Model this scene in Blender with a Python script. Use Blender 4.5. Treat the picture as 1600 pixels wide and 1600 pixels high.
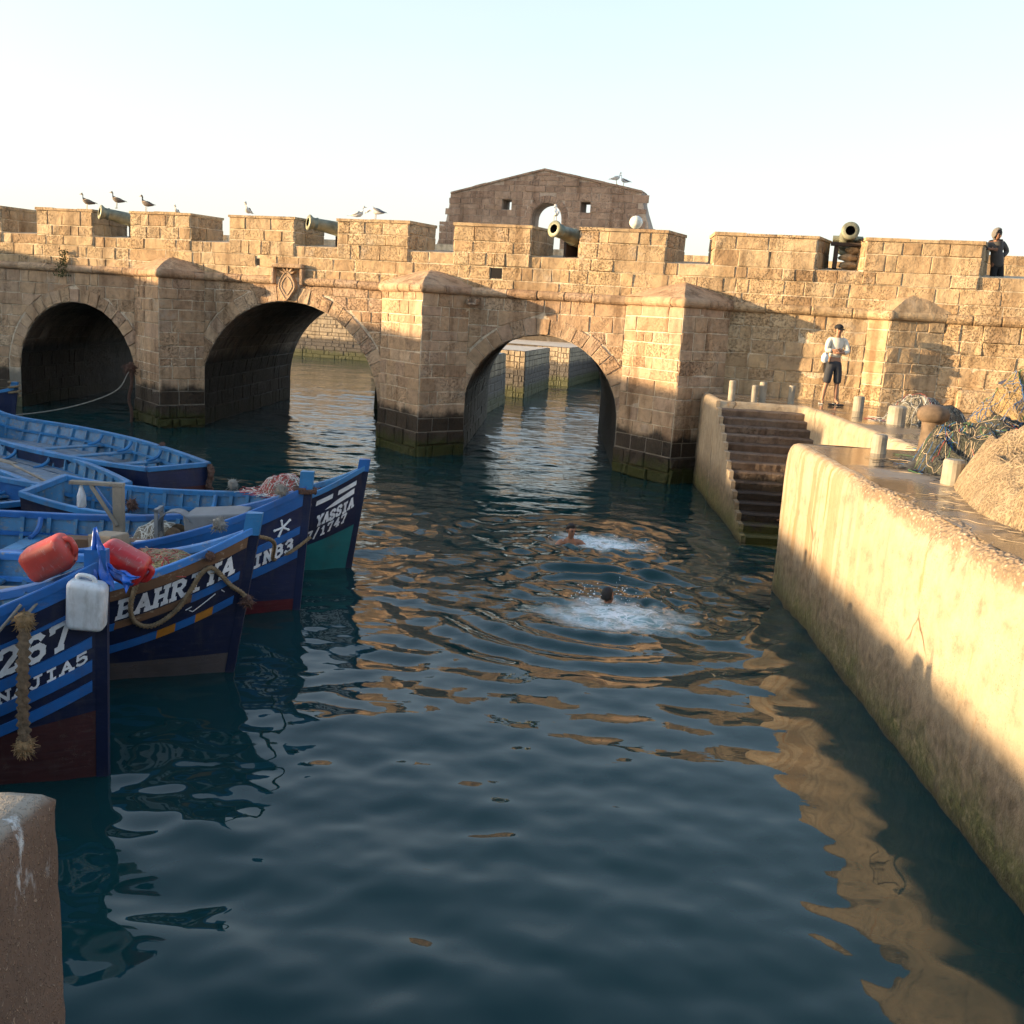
import bpy, bmesh, math, random
import numpy as np
from mathutils import Vector, Matrix, noise as mnoise

for o in list(bpy.data.objects):
    bpy.data.objects.remove(o)
scene = bpy.context.scene
COL = scene.collection
R = math.radians

# ------------------------------------------------------------------ camera
CAM = Vector((0.0, 0.0, 3.7))
yaw, pitch, roll = R(2.045), R(11.36), R(3.605)
fw = Vector((-math.sin(yaw) * math.cos(pitch), math.cos(yaw) * math.cos(pitch), -math.sin(pitch)))
rt = Vector((math.cos(yaw), math.sin(yaw), 0))
up = rt.cross(fw)
rt2 = math.cos(roll) * rt + math.sin(roll) * up
up2 = math.cos(roll) * up - math.sin(roll) * rt
cd = bpy.data.cameras.new('camera')
cd.sensor_width = 36.0
cd.lens = 36.0 * 1550 / 1600
cd.clip_start = 0.05
cd.clip_end = 3000
cam = bpy.data.objects.new('camera', cd)
COL.objects.link(cam)
cam.matrix_world = Matrix(((rt2.x, up2.x, -fw.x, CAM.x), (rt2.y, up2.y, -fw.y, CAM.y), (rt2.z, up2.z, -fw.z, CAM.z), (0, 0, 0, 1)))
scene.camera = cam

# ------------------------------------------------------------------ light
SUN_EL = R(7.0)
SUN_H = Vector((-0.983, -0.183, 0)).normalized()          # horizontal direction towards the sun
sun_dir = Vector((SUN_H.x * math.cos(SUN_EL), SUN_H.y * math.cos(SUN_EL), math.sin(SUN_EL)))
world = bpy.data.worlds.new('World')
scene.world = world
world.use_nodes = True
wt = world.node_tree
bg = wt.nodes['Background']
sky = wt.nodes.new('ShaderNodeTexSky')
sky.sky_type = 'NISHITA'
sky.sun_disc = False
sky.sun_elevation = SUN_EL
sky.sun_rotation = math.atan2(SUN_H.x, SUN_H.y)
sky.air_density = 1.0
sky.dust_density = 1.8
sky.ozone_density = 1.7
# thin high haze, the same all round the dome
tc = wt.nodes.new('ShaderNodeTexCoord')
mp = wt.nodes.new('ShaderNodeMapping'); mp.inputs['Scale'].default_value = (1.2, 1.2, 4.5)
wn = wt.nodes.new('ShaderNodeTexNoise'); wn.inputs['Scale'].default_value = 1.6; wn.inputs['Detail'].default_value = 6
wn.inputs['Roughness'].default_value = 0.55
wr = wt.nodes.new('ShaderNodeValToRGB')
wr.color_ramp.elements[0].position = 0.38; wr.color_ramp.elements[0].color = (0, 0, 0, 1)
wr.color_ramp.elements[1].position = 0.78; wr.color_ramp.elements[1].color = (1, 1, 1, 1)
wm = wt.nodes.new('ShaderNodeMix'); wm.data_type = 'RGBA'
wmul = wt.nodes.new('ShaderNodeMath'); wmul.operation = 'MULTIPLY_ADD'; wmul.inputs[1].default_value = 0.30; wmul.inputs[2].default_value = 0.80
wt.links.new(tc.outputs['Generated'], mp.inputs['Vector'])
wt.links.new(mp.outputs['Vector'], wn.inputs['Vector'])
wt.links.new(wn.outputs['Fac'], wr.inputs['Fac'])
wt.links.new(wr.outputs['Color'], wmul.inputs[0])
# the haze thins with height, as looking through less air
sx = wt.nodes.new('ShaderNodeSeparateXYZ'); wt.links.new(tc.outputs['Generated'], sx.inputs[0])
ab = wt.nodes.new('ShaderNodeMath'); ab.operation = 'ABSOLUTE'; wt.links.new(sx.outputs[2], ab.inputs[0])
ng = wt.nodes.new('ShaderNodeMath'); ng.operation = 'MULTIPLY'; ng.inputs[1].default_value = -2.2; wt.links.new(ab.outputs[0], ng.inputs[0])
ex = wt.nodes.new('ShaderNodeMath'); ex.operation = 'EXPONENT'; wt.links.new(ng.outputs[0], ex.inputs[0])
fm = wt.nodes.new('ShaderNodeMath'); fm.operation = 'MULTIPLY'; wt.links.new(ex.outputs[0], fm.inputs[0]); wt.links.new(wmul.outputs[0], fm.inputs[1])
wt.links.new(fm.outputs[0], wm.inputs[0])
wt.links.new(sky.outputs['Color'], wm.inputs[6])
wm.inputs[7].default_value = (1.50, 1.47, 1.42, 1)
wt.links.new(wm.outputs[2], bg.inputs['Color'])
bg.inputs['Strength'].default_value = 0.15
sl = bpy.data.lights.new('sun', 'SUN')
sl.energy = 3.0
sl.angle = R(0.6)
sl.color = (1.0, 0.735, 0.425)
so = bpy.data.objects.new('sun', sl)
COL.objects.link(so)
so.rotation_euler = sun_dir.to_track_quat('Z', 'Y').to_euler()
vs = scene.view_settings
vs.view_transform = 'Standard'
vs.look = 'None'
vs.gamma = 1.0
vs.use_curve_mapping = False
vs.exposure = 2.15
scene.cycles.max_bounces = 4
scene.cycles.diffuse_bounces = 3
scene.cycles.glossy_bounces = 3
scene.cycles.use_denoising = True
scene.cycles.use_adaptive_sampling = True
scene.cycles.adaptive_threshold = 0.03

# ------------------------------------------------------------------ helpers
rnd = random.Random(7)


def tag(o, label=None, cat=None, group=None, kind=None):
    if label: o['label'] = label
    if cat: o['category'] = cat
    if group: o['group'] = group
    if kind: o['kind'] = kind
    return o


def empty(name, loc=(0, 0, 0), rz=0.0, label=None, cat=None, group=None):
    o = bpy.data.objects.new(name, None)
    COL.objects.link(o)
    o.location = loc
    o.rotation_euler = (0, 0, rz)
    o.empty_display_size = 0.2
    return tag(o, label, cat, group)


def wloc(o):
    v = Vector((0, 0, 0))
    while o is not None:
        v = v + Vector(o.location)
        o = o.parent
    return v


def obj(name, vf, mat, parent=None, world_co=False, smooth=False, loc=None):
    """vf = (verts, faces); one mesh object. world_co: verts are world coordinates under an unrotated parent."""
    v, f = vf
    me = bpy.data.meshes.new(name)
    off = wloc(parent) if (parent is not None and world_co) else None
    if off is not None:
        v = [(p[0] - off.x, p[1] - off.y, p[2] - off.z) for p in v]
    me.from_pydata([tuple(p) for p in v], [], f)
    if isinstance(mat, (list, tuple)):
        for m in mat: me.materials.append(m)
    else:
        me.materials.append(mat)
    if smooth:
        me.polygons.foreach_set('use_smooth', [True] * len(me.polygons))
    o = bpy.data.objects.new(name, me)
    COL.objects.link(o)
    if parent is not None: o.parent = parent
    if loc is not None: o.location = loc
    return o


def join(*vfs):
    V, F = [], []
    for v, f in vfs:
        k = len(V)
        V += [tuple(p) for p in v]
        F += [tuple(i + k for i in q) for q in f]
    return V, F


def box(x0, x1, y0, y1, z0, z1, bev=0.0):
    if bev <= 0:
        v = [(x0, y0, z0), (x1, y0, z0), (x1, y1, z0), (x0, y1, z0), (x0, y0, z1), (x1, y0, z1), (x1, y1, z1), (x0, y1, z1)]
        f = [(0, 3, 2, 1), (4, 5, 6, 7), (0, 1, 5, 4), (1, 2, 6, 5), (2, 3, 7, 6), (3, 0, 4, 7)]
        return v, f
    bm = bmesh.new()
    bmesh.ops.create_cube(bm, size=1)
    for q in bm.verts:
        q.co = Vector(((x0 + x1) / 2 + q.co.x * (x1 - x0), (y0 + y1) / 2 + q.co.y * (y1 - y0), (z0 + z1) / 2 + q.co.z * (z1 - z0)))
    bmesh.ops.bevel(bm, geom=bm.edges[:], offset=bev, segments=2, affect='EDGES', profile=0.5)
    r = from_bm(bm)
    bm.free()
    return r


def from_bm(bm):
    bm.verts.index_update()
    return [tuple(q.co) for q in bm.verts], [tuple(q.index for q in p.verts) for p in bm.faces]


def xf(vf, M):
    return [tuple(M @ Vector(p)) for p in vf[0]], vf[1]


def T(x, y, z): return Matrix.Translation((x, y, z))
def RZ(a): return Matrix.Rotation(a, 4, 'Z')
def RX(a): return Matrix.Rotation(a, 4, 'X')
def RY(a): return Matrix.Rotation(a, 4, 'Y')
def S3(x, y, z): return Matrix.Diagonal((x, y, z, 1))


def lathe(prof, n=20, cap=True):
    """prof: (r, z) list; revolve round z."""
    V, F = [], []
    for r, z in prof:
        for k in range(n):
            a = 2 * math.pi * k / n
            V.append((r * math.cos(a), r * math.sin(a), z))
    for i in range(len(prof) - 1):
        for k in range(n):
            F.append((i * n + k, i * n + (k + 1) % n, (i + 1) * n + (k + 1) % n, (i + 1) * n + k))
    if cap:
        F.append(tuple(reversed(range(n))))
        F.append(tuple((len(prof) - 1) * n + k for k in range(n)))
    return V, F


def tube(pts, r, n=8, cap=True):
    pts = [Vector(p) for p in pts]
    V, F = [], []
    t0 = (pts[1] - pts[0]).normalized()
    a = t0.orthogonal().normalized()
    m = len(pts)
    for i, p in enumerate(pts):
        t = (pts[min(i + 1, m - 1)] - pts[max(i - 1, 0)]).normalized()
        a = (a - t * a.dot(t))
        a = a.normalized() if a.length > 1e-6 else t.orthogonal().normalized()
        b = t.cross(a)
        ri = r[i] if hasattr(r, '__len__') else r
        for k in range(n):
            w = 2 * math.pi * k / n
            V.append(tuple(p + (a * math.cos(w) + b * math.sin(w)) * ri))
    for i in range(m - 1):
        for k in range(n):
            F.append((i * n + k, i * n + (k + 1) % n, (i + 1) * n + (k + 1) % n, (i + 1) * n + k))
    if cap:
        F.append(tuple(reversed(range(n))))
        F.append(tuple((m - 1) * n + k for k in range(n)))
    return V, F


def smooth_path(pts, k=6):
    """Catmull-Rom through the points."""
    P = [Vector(p) for p in pts]
    P = [P[0] * 2 - P[1]] + P + [P[-1] * 2 - P[-2]]
    out = []
    for i in range(1, len(P) - 2):
        for j in range(k):
            t = j / k
            a, b, c, d = P[i - 1], P[i], P[i + 1], P[i + 2]
            out.append(0.5 * ((2 * b) + (c - a) * t + (2 * a - 5 * b + 4 * c - d) * t * t + (3 * b - a - 3 * c + d) * t ** 3))
    out.append(P[-2])
    return out


def rope(pts, r, turns=9.0, k=8, strands=3):
    """laid rope: three strands twisted round the path."""
    path = smooth_path(pts, k)
    # resample evenly
    d = [0.0]
    for i in range(1, len(path)): d.append(d[-1] + (path[i] - path[i - 1]).length)
    n = max(12, int(d[-1] / (r * 1.1)))
    n = min(n, 220)
    Q = []
    j = 0
    for i in range(n + 1):
        s = d[-1] * i / n
        while j < len(d) - 2 and d[j + 1] < s: j += 1
        f = (s - d[j]) / max(1e-9, d[j + 1] - d[j])
        Q.append(path[j].lerp(path[j + 1], f))
    out = []
    a = (Q[1] - Q[0]).orthogonal().normalized()
    fr = []
    for i in range(len(Q)):
        t = (Q[min(i + 1, n)] - Q[max(i - 1, 0)]).normalized()
        a = (a - t * a.dot(t)).normalized()
        fr.append((a.copy(), t.cross(a)))
    for s in range(strands):
        pp = []
        for i, p in enumerate(Q):
            w = 2 * math.pi * (s / strands + turns * i / n)
            pp.append(p + (fr[i][0] * math.cos(w) + fr[i][1] * math.sin(w)) * r * 0.52)
        out.append(tube(pp, r * 0.56, 6))
    return join(*out)


def blob(rx, ry, rz, amp=0.15, seed=0, sub=3, fr=2.0):
    bm = bmesh.new()
    bmesh.ops.create_icosphere(bm, subdivisions=sub, radius=1)
    for q in bm.verts:
        nz = mnoise.noise(q.co * fr + Vector((seed * 7.3, seed * 1.7, seed)))
        q.co *= 1 + amp * nz
        q.co = Vector((q.co.x * rx, q.co.y * ry, q.co.z * rz))
    r = from_bm(bm)
    bm.free()
    return r


# ------------------------------------------------------------------ materials
class G:
    def __init__(s, name, rough=0.8, col=None, metal=0.0, spec=0.4):
        s.m = bpy.data.materials.new(name)
        s.m.use_nodes = True
        s.t = s.m.node_tree
        s.b = s.t.nodes['Principled BSDF']
        s.b.inputs['Roughness'].default_value = rough
        s.b.inputs['Metallic'].default_value = metal
        s.b.inputs['Specular IOR Level'].default_value = spec
        if col: s.b.inputs['Base Color'].default_value = (*col, 1)

    def n(s, typ, ins=None, **at):
        nd = s.t.nodes.new('ShaderNode' + typ)
        for k, v in at.items(): setattr(nd, k, v)
        for k, v in (ins or {}).items(): s.set(nd.inputs[k], v)
        return nd

    def set(s, sock, v):
        if isinstance(v, bpy.types.NodeSocket): s.t.links.new(v, sock)
        elif isinstance(v, tuple) and len(v) == 3 and sock.type == 'RGBA': sock.default_value = (*v, 1)
        else: sock.default_value = v

    def math(s, op, a, b=0.0, c=0.0, clamp=False):
        nd = s.n('Math', {0: a, 1: b, 2: c}, operation=op)
        nd.use_clamp = clamp
        return nd.outputs[0]

    def mix(s, fac, a, b, mode='MIX'):
        nd = s.n('Mix', None, data_type='RGBA', blend_type=mode)
        s.set(nd.inputs[0], fac); s.set(nd.inputs[6], a); s.set(nd.inputs[7], b)
        return nd.outputs[2]

    def ramp(s, fac, stops, interp='LINEAR'):
        nd = s.n('ValToRGB', {0: fac})
        cr = nd.color_ramp
        cr.interpolation = interp
        while len(cr.elements) < len(stops): cr.elements.new(0.5)
        for e, (p, c) in zip(cr.elements, stops):
            e.position = p
            e.color = (c, c, c, 1) if not hasattr(c, '__len__') else (*c, 1)
        return nd.outputs[0]

    def noise(s, vec, scale, detail=4, rough=0.55, dist=0.0):
        nd = s.n('TexNoise', {'Vector': vec, 'Scale': scale, 'Detail': detail, 'Roughness': rough, 'Distortion': dist})
        return nd.outputs['Fac']

    def pos(s): return s.n('NewGeometry').outputs['Position']

    def obj(s): return s.n('TexCoord').outputs['Object']

    def scaled(s, vec, sc): return s.n('Mapping', {'Vector': vec, 'Scale': sc}).outputs[0]

    def bump(s, h, strength=0.5, dist=0.02, prev=None):
        nd = s.n('Bump', {'Height': h, 'Strength': strength, 'Distance': dist})
        if prev is not None: s.t.links.new(prev, nd.inputs['Normal'])
        return nd.outputs[0]

    def out(s, col=None, rough=None, normal=None):
        if col is not None: s.set(s.b.inputs['Base Color'], col)
        if rough is not None: s.set(s.b.inputs['Roughness'], rough)
        if normal is not None: s.set(s.b.inputs['Normal'], normal)
        return s.m


def plain(name, col, rough=0.7, var=0.25, scale=8.0, bump=0.2, metal=0.0, bscale=None):
    g = G(name, rough, metal=metal)
    p = g.obj()
    nz = g.noise(p, scale, 3)
    c = g.mix(1.0, col, g.ramp(nz, [(0.25, 1 - var), (0.75, 1 + var)]), 'MULTIPLY')
    return g.out(c, None, g.bump(g.noise(p, bscale or scale * 4, 2), bump, 0.01))


def stone_mat(name, cols, zb=1.15, zg=0.42, bump=1.0, black=(0.016, 0.014, 0.012), green=(0.045, 0.05, 0.012), pale=(0.46, 0.40, 0.33), tide=True, gstr=0.8, fine=1.0):
    g = G(name, 0.9, spec=0.2)
    p = g.pos()
    r = g.n('ObjectInfo').outputs['Random']
    r2 = g.math('FRACT', g.math('MULTIPLY', r, 17.31))
    c = g.ramp(r, [(i / max(1, len(cols) - 1), q) for i, q in enumerate(cols)])
    big = g.noise(p, 0.9, 2)
    c = g.mix(1.0, c, g.ramp(big, [(0.3, 0.80), (0.7, 1.16)]), 'MULTIPLY')
    med = g.noise(p, 6.5 * fine, 4, 0.66)
    c = g.mix(1.0, c, g.ramp(med, [(0.28, 0.68), (0.52, 1.0), (0.8, 1.18)]), 'MULTIPLY')
    # salt bloom and old lime wash
    sn = g.noise(p, 1.7, 3, 0.66)
    sp = g.ramp(g.math('ADD', sn, g.math('MULTIPLY', r2, 0.10)), [(0.66, 0.0), (0.82, 0.45)])
    c = g.mix(sp, c, pale)
    # honeycomb weathering pits, strong on some blocks only
    pit = g.noise(p, 21.0 * fine, 2, 0.6, 0.6)
    weath = g.ramp(g.math('ADD', big, g.math('MULTIPLY', g.math('SUBTRACT', r2, 0.5), 0.25)), [(0.42, 0.12), (0.66, 1.0)])
    pits = g.ramp(pit, [(0.36, 0.0), (0.50, 1.0)])
    c = g.mix(weath, c, g.mix(1.0, c, g.ramp(pit, [(0.32, 0.52), (0.48, 1.0)]), 'MULTIPLY'))
    h = g.math('ADD', g.math('MULTIPLY', med, 0.8), g.math('MULTIPLY', g.math('MULTIPLY', pits, weath), 0.7))
    # old run-off stains down the face, dirt in broad patches
    stn = g.noise(g.scaled(p, (1.3, 1.3, 0.16)), 2.2, 3, 0.6)
    c = g.mix(1.0, c, g.ramp(stn, [(0.32, (0.62, 0.58, 0.55)), (0.50, (1.0, 1.0, 1.0)), (0.72, (1.06, 1.04, 1.0))]), 'MULTIPLY')
    rough = 0.9
    if tide:
        z = g.n('SeparateXYZ', {0: p}).outputs[2]
        zz = g.math('ADD', z, g.math('MULTIPLY', g.math('SUBTRACT', sn, 0.5), 0.55))
        wet = g.ramp(g.math('DIVIDE', zz, zb * 1.25), [(0.70, 1.0), (0.82, 0.0)])
        c = g.mix(wet, c, g.mix(0.10, black, c))
        gz = g.math('ADD', zz, g.math('MULTIPLY', g.math('SUBTRACT', med, 0.5), 0.5))
        gr = g.math('MULTIPLY', g.ramp(g.math('DIVIDE', gz, zg * 1.4), [(0.5, 1.0), (0.85, 0.0)]), gstr)
        c = g.mix(gr, c, green)
        rough = g.ramp(wet, [(0.0, 0.92), (1.0, 0.55)])
    return g.out(c, rough, g.bump(h, bump, 0.035))


STONE = stone_mat('sandstone', [(0.44, 0.29, 0.175), (0.48, 0.325, 0.20), (0.36, 0.23, 0.14), (0.52, 0.365, 0.235), (0.41, 0.275, 0.185)])
STONE_R = stone_mat('rampart_sandstone', [(0.45, 0.31, 0.175), (0.49, 0.345, 0.20), (0.38, 0.25, 0.14), (0.52, 0.38, 0.23), (0.42, 0.29, 0.17)], tide=False)
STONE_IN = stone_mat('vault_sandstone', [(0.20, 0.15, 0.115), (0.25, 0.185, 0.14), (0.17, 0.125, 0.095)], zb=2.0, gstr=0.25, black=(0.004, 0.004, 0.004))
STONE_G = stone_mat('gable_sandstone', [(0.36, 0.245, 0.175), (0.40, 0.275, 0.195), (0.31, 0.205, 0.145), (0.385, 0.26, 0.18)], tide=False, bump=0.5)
STONE_F = stone_mat('far_quay_stone', [(0.42, 0.33, 0.23), (0.46, 0.36, 0.25), (0.38, 0.295, 0.20)], zb=1.35, zg=0.55, black=(0.075, 0.068, 0.066), green=(0.07, 0.075, 0.03), bump=0.4)
MORTAR = stone_mat('lime_mortar', [(0.60, 0.49, 0.36), (0.60, 0.49, 0.36)], black=(0.17, 0.15, 0.12), bump=0.7, gstr=0.7)
MORTAR_R = stone_mat('rampart_mortar', [(0.62, 0.50, 0.35), (0.62, 0.50, 0.35)], tide=False, bump=0.7)
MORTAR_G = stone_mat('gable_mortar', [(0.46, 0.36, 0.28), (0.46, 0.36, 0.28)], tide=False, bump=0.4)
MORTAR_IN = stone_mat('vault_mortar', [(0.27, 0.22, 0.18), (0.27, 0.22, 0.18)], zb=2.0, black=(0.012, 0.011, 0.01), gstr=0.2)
MORTAR_F = stone_mat('far_joint', [(0.16, 0.125, 0.09), (0.16, 0.125, 0.09)], zb=1.15, black=(0.05, 0.045, 0.04), bump=0.3)


# ------------------------------------------------------------------ masonry
def stone_patch(c00, c10, c11, c01, nrm, gap=0.022, proud=0.012, rough=0.012, bev=0.011, back=0.03, nu=4, nv=3, rg=rnd):
    """one squared block: four corners of its face (3D), outward normal. Rounded arrises, uneven face."""
    c00, c10, c11, c01 = Vector(c00), Vector(c10), Vector(c11), Vector(c01)
    ctr = (c00 + c10 + c11 + c01) / 4
    lu = max(0.02, ((c10 - c00).length + (c11 - c01).length) / 2)
    lv = max(0.02, ((c01 - c00).length + (c11 - c10).length) / 2)
    gu, gv = min(0.45, gap / lu), min(0.45, gap / lv)
    nrm = Vector(nrm)
    j = [rg.uniform(-0.35, 0.35) * gap for _ in range(8)]
    uu = ((c10 - c00) / lu)
    vv = ((c01 - c00) / lv)
    cs = []
    for k, (fu, fv) in enumerate(((gu / 2, gv / 2), (1 - gu / 2, gv / 2), (1 - gu / 2, 1 - gv / 2), (gu / 2, 1 - gv / 2))):
        p = (c00 * (1 - fu) + c10 * fu) * (1 - fv) + (c01 * (1 - fu) + c11 * fu) * fv
        cs.append(p + uu * j[2 * k] + vv * j[2 * k + 1])
    tu = [0.0, min(0.3, bev * 1.3 / lu)] + [0.5] * (nu > 3) + [1 - min(0.3, bev * 1.3 / lu), 1.0]
    tv = [0.0, min(0.3, bev * 1.3 / lv)] + [0.5] * (nv > 3) + [1 - min(0.3, bev * 1.3 / lv), 1.0]
    tilt_u, tilt_v = rg.uniform(-1, 1) * rough * 0.6, rg.uniform(-1, 1) * rough * 0.6
    V, F = [], []
    a, b = len(tu), len(tv)
    for jv, v in enumerate(tv):
        for iu, u in enumerate(tu):
            p = (cs[0] * (1 - u) + cs[1] * u) * (1 - v) + (cs[3] * (1 - u) + cs[2] * u) * v
            edge = iu in (0, a - 1) or jv in (0, b - 1)
            o = proud + tilt_u * (u - 0.5) + tilt_v * (v - 0.5) + rg.uniform(-rough, rough) * (0.5 if edge else 1)
            if edge: o -= bev * rg.uniform(0.7, 1.5)
            V.append(tuple(p + nrm * o))
    for jv in range(b - 1):
        for iu in range(a - 1):
            F.append((jv * a + iu, jv * a + iu + 1, (jv + 1) * a + iu + 1, (jv + 1) * a + iu))
    ring = [i for i in range(a)] + [k * a + a - 1 for k in range(1, b)] + [(b - 1) * a + i for i in range(a - 2, -1, -1)] + [k * a for k in range(b - 2, 0, -1)]
    k0 = len(V)
    for i in ring:
        V.append(tuple(Vector(V[i]) - nrm * (back + proud)))
    m = len(ring)
    for i in range(m):
        F.append((ring[i], k0 + i, k0 + (i + 1) % m, ring[(i + 1) % m]))
    return V, F


def courses(z0, z1, ch, rg):
    n = max(1, round((z1 - z0) / ch))
    w = [rg.uniform(0.68, 1.32) for _ in range(n)]
    s = sum(w)
    z = [z0]
    for q in w: z.append(z[-1] + (z1 - z0) * q / s)
    z[-1] = z1
    return z


def splits(a, b, cw, rg, start):
    L = b - a
    if L < cw * 0.75: return [a, b]
    out = [a]
    x = a + cw * start
    while x < b - cw * 0.4:
        out.append(x)
        x += cw * rg.choice((0.45, 0.7, 0.9, 1.0, 1.3, 1.7)) * rg.uniform(0.9, 1.1)
    out.append(b)
    return out


def masonry(parent, O, U, Nn, u0, u1, z0, z1, ch, cw, mat, seed, name='stone', blocked=None, top=None, **kw):
    """blocks in courses on a vertical face; blocked(z) -> list of (ul, ur) left open."""
    rg = random.Random(seed)
    O, U, Nn = Vector(O), Vector(U), Vector(Nn)
    Z = Vector((0, 0, 1))
    P = lambda u, z: O + U * u + Z * z
    zs = courses(z0, z1, ch, rg)
    k = 0
    for r in range(len(zs) - 1):
        za, zb = zs[r], zs[r + 1]
        ba = sorted(blocked(za)) if blocked else []
        bb = sorted(blocked(zb)) if blocked else []
        segs = []
        la, lb = u0, u0
        if len(bb) != len(ba): bb = ba if len(ba) else bb
        if len(bb) != len(ba): ba = bb
        for (al, ar), (bl, br) in zip(ba, bb):
            segs.append((la, al, lb, bl))
            la, lb = ar, br
        segs.append((la, u1, lb, u1))
        for (a0, a1, b0, b1) in segs:
            lo, hi = max(u0, min(a0, b0)), min(u1, max(a1, b1))
            if hi - lo < 0.08: continue
            ci = splits(lo, hi, cw, rg, rg.uniform(0.45, 1.0))
            for i in range(len(ci) - 1):
                l, h = ci[i], ci[i + 1]
                l0, l1 = (max(a0, u0), max(b0, u0)) if i == 0 else (l, l)
                h0, h1 = (min(a1, u1), min(b1, u1)) if i == len(ci) - 2 else (h, h)
                l0, h0 = min(l0, h0 - 0.01) if h0 > u0 else l0, h0
                if h0 - l0 < 0.03 and h1 - l1 < 0.03: continue
                h0 = max(h0, l0 + 0.02); h1 = max(h1, l1 + 0.02)
                dz = [rg.uniform(-0.012, 0.012) for _ in range(2)]
                pr = kw.get('proud', 0.012) + rg.uniform(-0.010, 0.014)
                if rg.random() < 0.10: pr += rg.uniform(0.01, 0.02)
                pr = max(pr, 0.013)
                kk = {q: w for q, w in kw.items() if q != 'proud'}
                if top and (top((l0 + h0) / 2) < zb):
                    zt0, zt1 = top(l1), top(h1)
                    if min(zt0, zt1) < za + 0.05: continue
                    c11, c01 = P(h1, min(zb, zt1)), P(l1, min(zb, zt0))
                else:
                    c11, c01 = P(h1, zb), P(l1, zb)
                vf = stone_patch(P(l0, za), P(h0, za), c11, c01, Nn, proud=pr, rg=rg, **kk)
                obj(name, vf, mat, parent, True)
                k += 1
    return k

# ================================================================== BRIDGE
BA = R(15)
BD = Vector((math.cos(BA), -math.sin(BA), 0))        # along the bridge, to the right
BN = Vector((-math.sin(BA), -math.cos(BA), 0))       # out of its near face
B0 = Vector((0, 25, 0))
BW = 9.5                                             # length of the vaults, along +Y
ZS = 4.15                                            # string course
ARCH = [(-14.56, 1.17, 2.04), (-7.59, 0.88, 2.74), (-0.42, 1.16, 2.03)]
U_L, U_R = -19.8, 4.0


def bp(u, off, z): return B0 + BD * u + BN * off + Vector((0, 0, z))


bridge = empty('stone_bridge', bp(-8, 0, 0), 0, 'golden sandstone bridge with three round arches spanning the harbour channel', 'bridge')


def arch_at(z, grow=0.0):
    out = []
    for c, zc, r in ARCH:
        rr = r + grow
        if z <= zc: out.append((c - rr, c + rr))
        elif z < zc + rr:
            w = math.sqrt(rr * rr - (z - zc) ** 2)
            out.append((c - w, c + w))
        else: out.append((c, c))
    return out


def bridge_core():
    V, F = [], []
    back = Vector((0, BW, 0))

    def q(a, b, c, d):
        k = len(V)
        V.extend([tuple(a), tuple(b), tuple(c), tuple(d)])
        F.append((k, k + 1, k + 2, k + 3))
    cols = [(U_L, -2.0)]
    vault = []
    for c, zc, r in ARCH:
        pts = [(c - r, -2.0), (c - r, zc)]
        n = 32
        for i in range(1, n): pts.append((c - r * math.cos(math.pi * i / n), zc + r * math.sin(math.pi * i / n)))
        pts += [(c + r, zc), (c + r, -2.0)]
        vault.append(pts)
        cols += [(c - r, -2.0), (c - r, zc)] + pts[2:-2] + [(c + r, zc), (c + r, -2.0)]
    cols.append((U_R, -2.0))
    for (ua, za), (ub, zb) in zip(cols, cols[1:]):
        if ub - ua < 1e-6: continue
        q(bp(ua, 0, za), bp(ub, 0, zb), bp(ub, 0, ZS), bp(ua, 0, ZS))
        q(bp(ub, 0, zb) + back, bp(ua, 0, za) + back, bp(ua, 0, ZS) + back, bp(ub, 0, ZS) + back)
    q(bp(U_L, 0, ZS), bp(U_R, 0, ZS), bp(U_R, 0, ZS) + back, bp(U_L, 0, ZS) + back)
    W, E = [], []
    for pts in vault:
        for (ua, za), (ub, zb) in zip(pts, pts[1:]):
            k = len(W)
            W.extend([tuple(bp(ua, 0, za)), tuple(bp(ua, 0, za) + back), tuple(bp(ub, 0, zb) + back), tuple(bp(ub, 0, zb))])
            E.append((k, k + 1, k + 2, k + 3))
    return (V, F), (W, E)


core, vaults = bridge_core()
obj('wall_core', core, MORTAR, bridge, True)
obj('vault', vaults, MORTAR_IN, bridge, True)

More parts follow.
